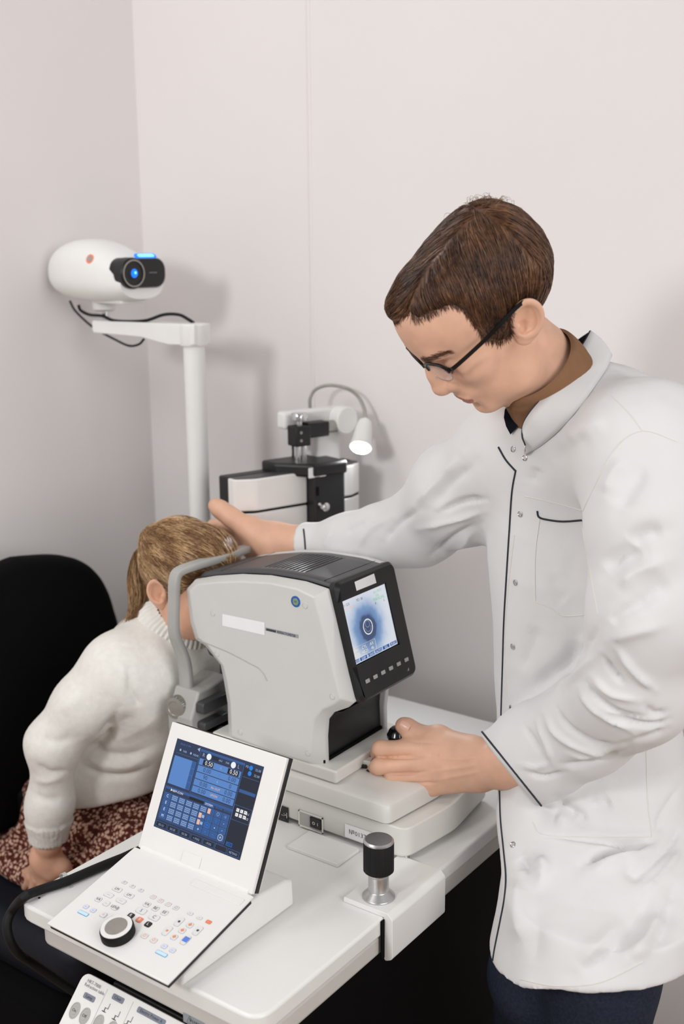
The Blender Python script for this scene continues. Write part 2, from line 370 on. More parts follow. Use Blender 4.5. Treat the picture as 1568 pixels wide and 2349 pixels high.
q = onY(678, 1380, YN); sk = MB(); sk.lathe(q, -EY, [(.0088, 0), (.0088, .0005), (.001, .0006)], 'sticker_blue', n=32); sk.lathe(q, -EY, [(.0056, .0005), (.0056, .0008), (.001, .0008)], 'sticker_gold', n=24); put_text(sk, 'OK', q, EX, EZ, .0045, 'sticker_blue', lift=.001); sk.build('round_sticker', AR)

# dark top cover with vent slots, following the arched top
ti = [0, 1, 2, 3, 4, 5, 6]; TX_ = OUT[ti]
xx = np.linspace(-1.245, -.963, 95); zz = np.interp(xx, *np.array(sorted([tuple(p) for p in TX_])).T)
zz = np.convolve(np.pad(zz, 6, 'edge'), np.ones(13)/13, 'valid')+.0065
slots = []
for k in range(11):
    a = onP(578+12.1*k, 1307+.9*k, (0, 0, 1.163), EZ)[0]; slots.append((a-.0024, a+.0024))
ys = [1.3125, 1.322, 1.334, 1.396, 1.432, 1.4605]
xg = sorted(set(list(xx[::3]) + [v for s_ in slots for v in s_])); zg = np.interp(xg, xx, zz)
tc = MB(); vs = [(x, y, z - (.004 if (j in (0, len(ys)-1)) else 0)) for x, z in zip(xg, zg) for j, y in enumerate(ys)]; fs = []
nY = len(ys)
for i in range(len(xg)-1):
    mid = (xg[i]+xg[i+1])/2
    for j in range(nY-1):
        if any(a < mid < b for a, b in slots) and 2 <= j <= 2+1 and ys[j] >= 1.33 and ys[j+1] <= 1.433: continue
        fs.append((i*nY+j, (i+1)*nY+j, (i+1)*nY+j+1, i*nY+j+1))
tc.add(vs, fs, 'top_dark'); o = tc.build('top_cover', AR); sm = o.modifiers.new('thick', 'SOLIDIFY'); sm.thickness = .004; sm.offset = -1
for xq in (-1.205, -.995):
    z = np.interp(xq, xx, zz); MB().box((xq-.0005, 1.318, z), (xq+.0005, 1.456, z+.0002), 'black_matte').build('cover_seam', AR)
# display bezel, tilted
A = onY(757, 1343, 1.308); B = onY(817, 1612, 1.308); bv = unit(A-B); bu = EY; bn = unit(np.cross(bu, bv)); H_ = np.linalg.norm(A-B)
if bn[0] < 0: bn = -bn
BC = (A+B)/2 + EY*.0785
bz = MB(); n_ = bn
rp = rrect(.157, H_+.006, .012, 5); rp2 = rrect(.147, H_-.004, .010, 5)
fr_ = lambda R, z: [BC+bu*a+bv*b+n_*z for a, b in R]
win = [onP(x, y, BC+n_*.012, n_) for x, y in ((778.6, 1383.8), (884.6, 1341), (916, 1474), (814, 1528.6))]
w2 = np.array([((p-BC)@bu, (p-BC)@bv) for p in win]); cx, cy = w2.mean(0); ww = np.ptp(w2[:, 0]); wh = np.ptp(w2[:, 1])
x0_, x1_ = np.mean(w2[[0, 3], 0]), np.mean(w2[[1, 2], 0]); yb_, yt_ = np.mean(w2[[2, 3], 1]), np.mean(w2[[0, 1], 1])
inner = np.array([(x1_+.002, yt_+.002), (x0_-.002, yt_+.002), (x0_-.002, yb_-.002), (x1_+.002, yb_-.002)])
idx = [2, 8, 14, 20] if len(rp) == 24 else [len(rp)//8, 3*len(rp)//8, 5*len(rp)//8, 7*len(rp)//8]
def sub(R, k=6):   # resample a 4-corner loop to the outer loop's vertex count
    out = []; n = len(R)
    for i in range(n):
        for t in np.linspace(0, 1, k, endpoint=False): out.append(R[i]*(1-t)+R[(i+1) % n]*t)
    return np.array(out)
inn = sub(inner, 6); inn = np.roll(inn, 3, axis=0)
bz.loft([fr_(rp, -.004), fr_(rp, .006), fr_(rp2, .012), fr_(inn, .012), fr_(inn, .0075)], 'black_plastic', cap=False)
bz.build('display_bezel', AR, smooth=30)
def eye_material(c, sc):
    m = mat('em_eye', (5, 5, 6), .25, noise=0, spec=.3); nt = m.node_tree; b = nt.nodes['Principled BSDF']; tc = nt.nodes.new('ShaderNodeTexCoord')
    nz = nt.nodes.new('ShaderNodeTexNoise'); nz.inputs['Scale'].default_value = 70; nz.inputs['Detail'].default_value = 3; nt.links.new(tc.outputs['Object'], nz.inputs['Vector'])
    mx = nt.nodes.new('ShaderNodeMix'); mx.data_type = 'VECTOR'; mx.inputs['Factor'].default_value = .012; nt.links.new(tc.outputs['Object'], mx.inputs[4]); nt.links.new(nz.outputs['Color'], mx.inputs[5])
    di = nt.nodes.new('ShaderNodeVectorMath'); di.operation = 'DISTANCE'; di.inputs[1].default_value = tuple(c*.988+np.array([.006]*3)); nt.links.new(mx.outputs[1], di.inputs[0])
    ml = nt.nodes.new('ShaderNodeMath'); ml.operation = 'MULTIPLY'; ml.inputs[1].default_value = 1/sc; nt.links.new(di.outputs['Value'], ml.inputs[0])
    r = nt.nodes.new('ShaderNodeValToRGB'); e = r.color_ramp.elements; e[0].position = 0; e[0].color = lin((64, 78, 110))+(1,); e[1].position = 1; e[1].color = lin((226, 230, 240))+(1,)
    for p_, c_ in ((.30, (70, 88, 124)), (.36, (106, 136, 184)), (.52, (128, 160, 204)), (.66, (186, 202, 226)), (.8, (214, 222, 236))): q = e.new(p_); q.color = lin(c_)+(1,)
    nt.links.new(ml.outputs[0], r.inputs['Fac']); nt.links.new(r.outputs['Color'], b.inputs['Emission Color']); b.inputs['Emission Strength'].default_value = .95
dp = MB(); Dp = BC+n_*.0082
eye_material(Dp+bu*(x0_+.47*(x1_-x0_))+bv*(yb_+.45*(yt_-yb_)), .062)
def dq(a, b, c, d_, m, l=0.0): dp.poly([Dp+bu*u_+bv*v_+n_*l for u_, v_ in ((a, b), (c, b), (c, d_), (a, d_))], m)
dq(x0_-.0005, yb_-.0005, x1_+.0005, yt_+.0005, 'em_eye')
DW, DH = x1_-x0_, yt_-yb_
def D(u_, v_): return Dp+bu*(x0_+u_*DW)+bv*(yb_+v_*DH)
for k, t in enumerate(('MODE', 'DISP', 'K SHOT', 'AUTO', 'IOL', 'FUNC')):
    dq(x0_+DW*(k/6+.01), yb_+.001, x0_+DW*((k+1)/6-.01), yb_+DH*.065, 'em_btn', .0002); put_text(dp, t, D(k/6+1/12, .034), bu, bv, .0055, 'em_white', lift=.0005)
for u0, u1, v0, v1 in ((.0, .55, .245, .248), (.548, .553, .08, .248), (0, .55, .078, .081)):
    dq(x0_+DW*u0, yb_+DH*v0, x0_+DW*u1, yb_+DH*v1, 'em_yellow', .0003)
for t, u_, v_ in (('SPH', .13, .195), ('CYL', .31, .195), ('AX', .47, .195), ('+0.25', .13, .125), ('+0.25', .31, .125), ('46', .47, .125)):
    put_text(dp, t, D(u_, v_), bu, bv, .0072, 'em_yellow', lift=.0004)
for t, u_, v_, m, s_ in (('VD: 12.0', .12, .93, 'em_text', .0058), ('PD: 58', .42, .93, 'em_text', .0058), ('AUTO START', .16, .87, 'em_orange', .0052), ('S61.P017', .82, .94, 'em_green', .006), ('IOL', .80, .88, 'em_green', .0055), ('MANUAL', .82, .825, 'em_green', .0076), ('R', .73, .765, 'em_text', .006), ('L', .92, .765, 'em_text', .006)):
    put_text(dp, t, D(u_, v_), bu, bv, s_, m, lift=.0004)
ec = D(.47, .47); tt = np.linspace(0, 2*np.pi, 41)
for rad, wd_, m, off in ((.0115, .0008, 'em_white', 0), (.0052, .0003, 'em_pale', .0045)):
    o_ = ec+bv*off
    for i in range(40):
        a, b = tt[i], tt[i+1]; dp.poly([o_+bu*(r_*math.cos(g))+bv*(r_*math.sin(g)*1.0)+n_*.0005 for r_, g in ((rad-wd_, a), (rad+wd_, a), (rad+wd_, b), (rad-wd_, b))], m)
for k in range(9):
    a = math.radians(190+k*20); p = ec+bu*.0075*math.cos(a)+bv*.0075*math.sin(a); dp.poly([p+n_*.0005+bu*i+bv*j for i, j in ((-.0004, -.0004), (.0004, -.0004), (.0004, .0004), (-.0004, .0004))], 'em_white')
dp.build('eye_display', AR, smooth=0)
for k in range(6):
    q = onP(842+(931-842)*k/5, 1562-(1562-1513)*k/5, BC+n_*.012, n_); b = MB(); slab(b, q, bu, bv, .0098, .0058, .0008, 0, .0015, 'rest_grey'); b.build('soft_key', AR, bevel=.0003)
q = onP(820, 1557, BC+n_*.009, n_); MB().lathe(q, n_, [(.0012, 0), (.0009, .0012)], 'em_led', n=10).build('power_led', AR)
q = onP(935, 1535, BC+n_*.012, n_); b = MB(); put_text(b, '\u25e2', q, bu, bv, .008, 'rest_grey'); b.build('corner_mark', AR)
q = [onP(x, y, BC+n_*.0124, n_) for x, y in ((812.5, 1335), (857.5, 1315.5), (863, 1337), (817.5, 1355.5))]; MB().poly(q, 'label_white').build('brand_plate_blank', AR)
# lower black door below the display
L0 = onY(752, 1640, 1.316); L1 = onY(747, 1764, 1.316)
ld = MB(); prof = [(L0[0]+.03, L0[2]+.012), (L0[0]+.008, L0[2]+.004), (L0[0], L0[2]-.01), (L1[0]+.001, .8735), (L1[0]-.02, .8735), (L0[0]-.02, L0[2]+.012)]
ld.loft([[(x, y, z) for x, z in prof] for y in (1.3125, 1.4605)], 'black_plastic').build('lower_panel', AR, bevel=.004)
# joystick and knob plate on the cover
JB = onZ(912, 1752, .852)
j = MB(); j.lathe(JB, EZ, [(.030, -.001), (.029, .004), (.02, .007), (.018, .008)], 'white_gloss', n=32); jo = j.build('joystick_boot', AR)
j = MB(); j.lathe(JB, EZ, [(r_, h_*.74) for r_, h_ in ((.010, .006), (.013, .012), (.0155, .03), (.0155, .058), (.0175, .062), (.0178, .068), (.0160, .072), (.0145, .078), (.011, .083), (.0045, .0835), (.0045, .0855), (.001, .086))], 'black_gloss', n=32); j.build('joystick', AR)
q = onZ(838, 1752, .856); lk = MB(); lk.box((-.014, -.006, -.002), (.010, .010, .008), 'base_grey', (q, unit((1, .35, 0)), unit((-.35, 1, 0)), EZ)); lk.box((-.016, -.010, -.004), (.004, -.006, .002), 'black_plastic', (q, unit((1, .35, 0)), unit((-.35, 1, 0)), EZ)); lk.build('lock_latch', AR, bevel=.001)
q = onZ(836, 1765, .853); lp = MB(); put_text(lp, '\u2190 \u25cf', q, EX, EY, .014, 'ink_dark', lift=.0004); lp.build('latch_print', AR)

# chin rest and forehead arch
XA = -1.283
path = [onX(x, y, XA) for x, y in ((430, 1655), (428, 1600), (426, 1545), (418, 1503), (402, 1462), (398, 1430), (399, 1380), (400, 1335), (408, 1312), (432, 1295), (470, 1279), (520, 1264), (562, 1252))]
path = [np.array(p) for p in path]; YM = (path[7][1] + onX(575, 1262, XA)[1])/2
far = [np.array([p[0], 2*YM-p[1], p[2]]) for p in path[::-1]]
top = path[:11]+far[2:]
top = [p+EX*(.024*max(0, 1-((p[1]-YM)/.09)**2) if p[2] > path[8][2]-.004 else 0) for p in top]
C_ = spline(top, 110); tg = np.gradient(C_, axis=0); tg /= np.linalg.norm(tg, axis=1)[:, None]
fh = MB(); rings = []
wz = np.interp(C_[:, 2], [.86, .98, 1.02, 1.10, 1.15], [.0125, .0125, .0095, .0092, .0095])
for p, t_, w_ in zip(C_, tg, wz):
    nn = unit(np.cross(t_, EX)); rings.append([p+EX*a*w_+nn*b for a, b in ((-1, -.0045), (-.85, -.0062), (.85, -.0062), (1, -.0045), (1, .0045), (.85, .0062), (-.85, .0062), (-1, .0045))])
fh.loft(rings, 'rest_grey').build('forehead_arch', AR, smooth=50)
# chin-rest tower
q = onX(470, 1630, -1.262); cb = MB()
prof = round_poly([onX(x, y, -1.255)[1:] for x, y in ((446, 1585), (470, 1575), (515, 1545), (530, 1610), (536, 1700), (430, 1705), (428, 1650))], .006)
cb.loft([[(x, y, z) for y, z in prof] for x in (-1.30, -1.245)], 'rest_grey').build('chin_tower', AR, bevel=.004)
ch = MB(); qq = onX(482, 1622, -1.243)
for dz, m, w_, t_ in ((.010, 'dark_grey', .034, .020), (-.022, 'dark_grey', .032, .014), (-.048, 'dark_grey', .030, .010)):
    slab(ch, qq+EZ*dz+EX*.004, EY, EZ, w_*2, t_, .005, -.004, .012, m)
ch.build('chin_rest_louvres', AR, bevel=.002)
cr_ = MB(); cc = np.array([-1.262, YM, .985]); cr_.lathe(cc, EZ, [(.012, -.10), (.012, -.02), (.030, -.012), (.034, 0), (.028, -.002), (.001, -.006)], 'dark_grey', n=28); cr_.build('chin_cup', AR)
MB().box((-1.27, YM-.09, T+.004), (-1.245, YM+.09, .868), 'rest_grey').build('chin_foot', AR, bevel=.006)
kc = onX(412, 1619, -1.285); kd = unit(unit(-EY)*.9+EX*.15+EZ*.05); kb = kc-kd*0
kn = MB(); t = np.linspace(0, 2*np.pi, 144, endpoint=False); rr = .0195+.0006*np.sign(np.sin(t*36))
x_ = unit(np.cross(kd, EZ)); y_ = np.cross(kd, x_)
cir = lambda R, h: [kb+kd*h+x_*r_*math.cos(a)+y_*r_*math.sin(a) for r_, a in zip(np.broadcast_to(R, 144), t)]
kn.loft([cir(.012, -.03), cir(.012, -.012), cir(rr, -.010), cir(rr, .012), cir(.018, .0155), cir(.0125, .0160), cir(.0118, .0152), cir(.010, .0152), cir(.0005, .016)], 'steel_dull').build('height_knob', AR, smooth=30)
# ------------------------------------------------------------------ operating console
CO = empty('control_console', (-1.0, .98, T), 'white folding control console with blue screen, keys and dial on table', 'control console')
F0 = onZ(111, 2111, .785); F1 = onZ(373, 2262, .785); HL = onZ(312, 1949, .822); HR = onZ(580, 2049, .822)
yf = (F0[1]+F1[1])/2; yh = (HL[1]+HR[1])/2; xl = (F0[0]+HL[0])/2-.002; xr = (F1[0]+HR[0])/2+.004
cu_ = EX; cvv = unit(np.array([0, yh-yf, .822-.785])); cn = unit(np.cross(cu_, cvv)); CP = np.array([(xl+xr)/2, yf, .785]); cw = xr-xl; clen = math.hypot(yh-yf, .037)
def cpt(x, y): return onP(x, y, CP, cn)
# white top plate, black underside body
bw = MB(); bw.box((-cw/2, 0, -.003), (cw/2, clen, 0), 'white_gloss', (CP, cu_, cvv, cn)); bw.build('key_plate', CO, bevel=.0012)
bb = MB(); bb.box((-cw/2+.002, .002, -.010), (cw/2-.002, clen-.004, -.003), 'black_plastic', (CP, cu_, cvv, cn)); bb.build('black_rim', CO, bevel=.001)
ub = MB(); pr = [(yf+.03, T+.0005), (yf+.035, T+.014), (yh-.01, .807), (yh+.005, .812), (yh+.075, .806), (yh+.09, .80), (yh+.092, T+.0005)]
ub.loft([[(x, y, z) for y, z in pr] for x in (xl+.006, xr-.006)], 'white_plastic').build('console_body', CO, bevel=.004)
# lid
TL = onX(400, 1658, HL[0]); TR = onX(652, 1737, HR[0])
lv = unit(np.array([0, (TL[1]+TR[1])/2-yh, (TL[2]+TR[2])/2-.822])); lh = (np.linalg.norm(TL-HL)+np.linalg.norm(TR-HR))/2
LP = np.array([(HL[0]+HR[0])/2, yh, .822]); lnn = unit(np.cross(EX, lv)); lw = HR[0]-HL[0]+.004
lid = MB(); lid.box((-lw/2, .001, -.006), (lw/2, lh, 0), 'white_gloss', (LP, EX, lv, lnn)); lido = lid.build('screen_lid', CO, bevel=.0012)
lb_ = MB(); lb_.box((-lw/2+.001, .002, -.0145), (lw/2+.0005, lh+.0005, -.0062), 'black_plastic', (LP, EX, lv, lnn)); lb_.build('lid_back', CO, bevel=.001)
lb2 = MB(); lb2.box((-lw/2+.004, .004, -.020), (lw/2-.002, lh-.004, -.0145), 'white_plastic', (LP, EX, lv, lnn)); lb2.build('lid_rear_cover', CO, bevel=.002)
def lpt(x, y): return onP(x, y, LP, lnn)
hg = MB(); h0 = lpt(413, 1957); h1 = lpt(462, 1976)
hc = lpt(437, 1980); slab(hg, hc, EX, lv, .034, .026, .002, .0002, .0012, 'white_gloss'); hg.build('hinge_cover', CO, bevel=.0004)
hb = MB(); hb.cyl(LP-EX*lw*.47+EY*.004, LP+EX*lw*.47+EY*.004, .0055, 'white_plastic', n=20); hb.build('hinge_barrel', CO)
hp = MB(); q = cpt(495, 2046); hp.box((-.042, -.006, 0), (.046, .006, .0012), 'white_gloss', (q, cu_, cvv, cn)); hp.build('card_slot_cover', CO, bevel=.0005)
# --- screen graphics: u,v in 0..1, origin top-left
c4 = [lpt(406, 1692), lpt(605, 1760), lpt(550, 1976), lpt(354, 1894)]
l2 = np.array([((p-LP)@EX, (p-LP)@lv) for p in c4]); sx0 = l2[[0, 3], 0].mean(); sx1 = l2[[1, 2], 0].mean(); syt = l2[:2, 1].mean(); syb = l2[2:, 1].mean()
SW, SH = sx1-sx0, syt-syb
def SP(u_, v_): return LP+EX*(sx0+u_*SW)+lv*(syt-v_*SH)
sg = MB()
def sq(u0, v0, u1, v1, m, l=.0004):
    sg.poly([SP(a, b)+lnn*l for a, b in ((u0, v1), (u1, v1), (u1, v0), (u0, v0))], m)
def st_(t, u_, v_, s_, m, l=.0012): put_text(sg, t, SP(u_, v_), EX, lv, s_*SH, m, lift=l)
def sframe(u0, v0, u1, v1, m, w_=.003, l=.0007):
    sq(u0, v0, u1, v0+w_, m, l); sq(u0, v1-w_, u1, v1, m, l); sq(u0, v0, u0+w_, v1, m, l); sq(u1-w_, v0, u1, v1, m, l)
sq(0, 0, 1, 1, 'em_navy', .0002)
sq(.80, .06, 1, .97, 'em_dark', .0003)
sq(.025, .185, .235, .50, 'em_panel'); sq(.235, .185, .285, .50, 'em_mid')
for k in range(4): sframe(.237, .187+k*.078, .284, .187+k*.078+.074, 'em_line')
st_('00:04:15 PM', .12, .045, .032, 'em_line'); st_('FAR', .13, .115, .032, 'em_pale'); st_('NEAR', .26, .115, .032, 'em_pale'); st_('\u25cf', .075, .113, .035, 'em_pale'); st_('\u25cf', .20, .113, .035, 'em_pale')
sq(.03, .150, .29, .153, 'em_line'); st_('\u25c4', .275, .045, .05, 'em_pale')
sq(.30, .03, .80, .055, 'em_mid'); sframe(.30, .03, .80, .52, 'em_line')
def disc(u_, v_, r_, m, l=.0009):
    a = np.linspace(0, 2*np.pi, 24, endpoint=False); c0 = SP(u_, v_); sg.poly([c0+EX*(r_*SW*math.cos(t_))+lv*(r_*SW*math.sin(t_))+lnn*l for t_ in a], m)
disc(.405, .085, .027, 'em_white'); disc(.685, .085, .027, 'em_white'); st_('R', .345, .085, .055, 'em_pale'); st_('L', .745, .085, .055, 'em_pale')
sq(.44, .06, .52, .10, 'em_dark', .0005); st_('64.0', .54, .085, .03, 'em_pale'); st_('FAR', .62, .085, .03, 'em_pale')
rows = [('0.50', '0.50'), ('0.00', '0.00'), ('90', '0'), ('0.00', '0.00'), ('0.00', '0.00')]
for k, (a, b) in enumerate(rows):
    v0 = .127+k*.076; sq(.31, v0, .785, v0+.068, 'em_panel')
    if k == 0: sq(.355, v0+.004, .475, v0+.064, 'em_black', .0006); sq(.64, v0+.004, .765, v0+.064, 'em_black', .0006)
    st_(a, .425, v0+.034, .066, 'em_white' if k == 0 else 'em_text'); st_(b, .71, v0+.034, .066, 'em_white' if k == 0 else 'em_text')
    st_(('\u2299', 'C', 'A', 'IN~OUT', 'UP/DN')[k], .565, v0+.034, .035, ('em_pale', 'em_blue', 'em_pale', 'em_orange', 'em_orange')[k])
st_('PD', .835, .055, .036, 'em_pale'); disc(.875, .055, .02, 'em_blue'); disc(.875, .115, .02, 'em_blue'); st_('32.00', .955, .06, .036, 'em_pale'); st_('32.00', .955, .12, .036, 'em_pale')
sq(.81, .165, .99, .168, 'em_line'); sq(.81, .30, .99, .335, 'em_mid', .0005)
sframe(.80, .47, .995, .63, 'em_line')
for i in range(3):
    for j in range(2): sq(.835+i*.042, .50+j*.05, .835+i*.042+.03, .535+j*.05, 'em_white', .0006); st_('MEWEMW'[i+3*j], .85+i*.042, .518+j*.05, .026, 'em_black')
st_('0.1', .965, .525, .035, 'em_white'); st_('0.2', .965, .575, .035, 'em_white')
sframe(.02, .53, .80, .90, 'em_line', .003); sq(.025, .535, .795, .56, 'em_mid', .0005)
sq(.31, .555, .48, .585, 'em_black', .0006); sq(.48, .552, .60, .590, 'em_mid', .0006); st_('SYSTEM', .54, .571, .032, 'em_white'); st_('RED/GRN', .655, .571, .024, 'em_line'); st_('SECTION', .75, .571, .024, 'em_line')
st_('\u25baBEM iCON', .16, .56, .034, 'em_white')
rng = random.Random(5)
for r_ in range(4):
    for c in range(9):
        u0, v0 = .03+c*.0845, .60+r_*.0735
        if r_ == 0 and c > 8: continue
        sq(u0, v0, u0+.078, v0+.067, 'em_mid', .0006); sframe(u0, v0, u0+.078, v0+.067, 'em_line', .0025, .0008)
        if c == 0: st_('CEEM'[r_], u0+.04, v0+.034, .045, 'em_white')
        elif c < 5 or (r_ == 0 and c < 6):
            for a in range(4):
                for b in range(3): sq(u0+.01+a*.016, v0+.009+b*.019, u0+.021+a*.016, v0+.021+b*.019, 'em_pale', .0009)
        elif (r_, c) in ((0, 6), (1, 5), (2, 5)): sq(u0+.006, v0+.006, u0+.037, v0+.06, 'em_orange', .0009); sq(u0+.042, v0+.02, u0+.07, v0+.05, 'em_pale', .0009) if r_ else sq(u0+.037, v0+.006, u0+.07, v0+.06, 'em_mid', .0009)
        else: st_(rng.choice(['\u2022', '\u2295', '\u25c9', '+', '\u25cb', '\u2316']), u0+.04, v0+.034, .05, rng.choice(['em_white', 'em_pale', 'em_blue']))
for k, t_ in enumerate(('SO.12', 'SO.25', 'SO.50', '+ FOG', '- FOG', '', 'RETINO')):
    u0 = .02+k*.139; sq(u0, .925, u0+.128, .985, 'em_dark', .0005); sframe(u0, .925, u0+.128, .985, 'em_line', .003); st_(t_, u0+.064, .958, .032, 'em_pale')
sframe(.82, .865, .885, .905, 'em_blue', .004); st_('FDG', .852, .885, .03, 'em_blue')
sgo = sg.build('console_display', CO, smooth=0)
# --- keys: zoomed-photo coordinates (x, y), width mm, height mm, material, print, print colour
def KZ(x, y): return cpt(140+x*.2551, 1980+y*.2551)
keys = []
for x, y in ((570, 175), (643, 211), (718, 246)): keys.append((x, y, 8.5, 5.2, 'key_grey', '\u25a1', 'ink_grey'))
for x, y, c in ((505, 238, 'ink_dark'), (430, 288, 'ink_orange'), (612, 292, 'ink_dark'), (540, 342, 'ink_orange')): keys.append((x, y, 15.5, 8, 'key_grey', 'LM' if c == 'ink_dark' else '---', c))
for x, y, t_ in ((337, 328, 'VA'), (408, 365, '--'), (485, 402, 'LENS')): keys.append((x, y, 10, 8.5, 'key_grey', t_, 'ink_dark' if t_ != '--' else 'ink_orange'))
for x, y in ((225, 393), (290, 427), (928, 750), (1003, 787)): keys.append((x, y, 8.5, 7, 'key_blue', '--', 'ink_blue'))
for x, y, t_ in ((382, 468, '+'), (452, 503, '-')): keys.append((x, y, 10, 8.5, 'key_grey', t_, 'ink_orange'))
for x, y, c in ((828, 306, 1), (896, 340, 1), (965, 372, 1), (1034, 405, 0)): keys.append((x, y, 8.5, 7, 'key_grey', '\u25a1', 'ink_orange' if c else 'ink_grey'))
for x, y, t_ in ((773, 374, 'VA'), (850, 410, 'BE'), (930, 448, 'EE')): keys.append((x, y, 10, 9, 'key_grey', t_, 'ink_dark'))
for x, y, t_ in ((722, 432, 'S'), (838, 490, 'C')): keys.append((x, y, 16, 10, 'key_grey', t_, 'ink_dark'))
keys += [(627, 474, 10, 9, 'key_black', 'R', 'label_white'), (705, 512, 10, 9, 'key_orange', 'B', 'label_white'), (783, 552, 10, 9, 'key_black', 'L', 'label_white')]
keys += [(1162, 455, 8.5, 5.2, 'key_grey', '--', 'ink_dark'), (1245, 494, 8.5, 5.2, 'key_grey', '--', 'ink_dark'), (1327, 531, 9, 6, 'key_orange', '--', 'label_white')]
for x, y, t_, c in ((1063, 530, '\u25aa', 'ink_dark'), (1230, 610, '\u25aa', 'ink_dark'), (955, 612, '\u25aa', 'ink_orange'), (1120, 695, '\u25a0', 'ink_blue')): keys.append((x, y, 8.5, 16, 'key_grey', t_, c))
for x, y in ((1160, 560), (1090, 610), (1017, 668)): keys.append((x, y, 9, 9, 'key_grey', '\u25c6', 'ink_orange'))
for x, y in ((752, 657), (833, 697)): keys.append((x, y, 9.5, 8, 'key_cream', '\u25cb', 'ink_orange'))
for x, y, w_, h_, m, t_, c in keys:
    k = MB(); q = KZ(x, y); rr_ = min(w_, h_)*.00028
    slab(k, q, cu_, cvv, w_*.001, h_*.001, rr_, 0, .0004, 'key_line' if m != 'key_black' else 'key_black'); slab(k, q, cu_, cvv, w_*.001-.0007, h_*.001-.0007, rr_, .0004, .0011, m, .0006)
    put_text(k, t_, q, cu_, cvv, h_*.00072, c, lift=.00125); k.build('key', CO)
for x, y in ((200, 452), (903, 815)):
    k = MB(); q = KZ(x, y); slab(k, q, cu_, cvv, .0185, .0058, .0015, 0, .0005, 'bar_line'); slab(k, q, cu_, cvv, .0172, .0045, .001, .0005, .0009, 'bar_blue'); k.build('light_bar', CO)
q = KZ(515, 640); dl = MB(); dl.lathe(q, cn, [(.0225, .0003), (.0225, .010), (.0215, .0125), (.0205, .013)], 'black_rubber', n=48); dl.lathe(q, cn, [(.0208, .0128), (.0206, .0136), (.0150, .0138)], 'white_gloss', n=48); dl.lathe(q, cn, [(.0150, .0136), (.0146, .0145), (.001, .0146)], 'steel_dull', n=48)
dl.build('dial', CO)
ln = MB()
for a, b in (((400, 2035), (452, 2070)),): pass
# console cable running round the table corner
def cable(name, pts, r, label, m='black_rubber', n=60, cat='cable', parent=None):
    o = MB().tube(spline(pts, n), r, m, n=12).build(name, parent)
    if parent is None: tag(o, label, cat)
    return o
zc = T+.0075
cp = [np.array([xl+.03, yh+.06, zc+.012]), np.array([xl+.004, yh+.045, zc+.006]), onZ(330, 1950, zc), onZ(280, 1968, zc), onZ(225, 1990, zc), onZ(150, 2022, zc), onZ(90, 2042, zc), onZ(55, 2058, zc+.002), W(30, 2085, 1.625), W(16, 2120, 1.62), W(24, 2160, 1.62), W(45, 2190, 1.64), W(78, 2212, 1.70), np.array([-1.20, 1.02, .50]), np.array([-1.19, 1.06, .40])]
cable('console_cable', cp, .0068, 'thick black cable from control console drooping over table corner')
q = onZ(148, 2026, T); kc_ = MB(); dv = unit(onZ(160, 2018, T)-onZ(140, 2027, T)); pvv = unit(np.cross(EZ, dv))
a = np.linspace(0, np.pi, 12); arc = [q+pvv*.0078*math.cos(t_)+EZ*(.0072+.0082*math.sin(t_)) for t_ in a]; arc = [q+pvv*.0078+EZ*.0005]+arc+[q-pvv*.0078+EZ*.0005, q-pvv*.018+EZ*.0005]
kc_.loft([[p+dv*w_+(EZ*.0008*h_) for w_, h_ in ((-.003, 0), (.003, 0), (.003, 1), (-.003, 1))] for p in arc], 'clip_clear'); tag(kc_.build('cable_clip'), 'clear plastic clip holding black cable to white table edge', 'cable clip')
# ------------------------------------------------------------------ projector stand
PS = empty('projector_stand', (-1.5, 1.62, 0), 'tall white round pole with sideways arm near the wall corner', 'stand')
dP = 2.20
pb_ = W(455, 1180, 2.30); pt_ = W(447, 760, 2.222); pxy = (pb_[:2]+pt_[:2])/2
zt = W(447, 745, 2.222)[2]
MB().cyl((pxy[0], pxy[1], 0), (pxy[0], pxy[1], zt-.03), .0212, 'white_plastic', n=40).build('pole', PS)
MB().lathe((pxy[0], pxy[1], 0), EZ, [(.07, 0), (.07, .012), (.045, .02), (.03, .03)], 'white_plastic', n=40).build('pole_base', PS)
yA = pxy[1]
def oA(x, y): return onY(x, y, yA)
E1 = oA(240, 757); arm = MB()
ztop = oA(440, 742)[2]; ex = E1[0]; cxp = pxy[0]
pr = [(cxp+.024, 0), (cxp+.024, -.040), (cxp-.045, -.042), (cxp-.075, -.038), (cxp-.12, -.030), (ex-.008, -.026), (ex-.012, -.020), (ex-.012, -.003), (ex-.008, 0)]
arm.loft([[(x, yA+w_, ztop+z) for x, z in pr] for w_ in (-.024, .024)], 'white_plastic').build('arm', PS, bevel=.008)
MB().lathe((cxp, yA, ztop), EZ, [(.0265, -.042), (.0275, -.039), (.0275, -.003), (.025, .0005), (.001, .001)], 'white_plastic', n=40).build('pole_cap', PS)
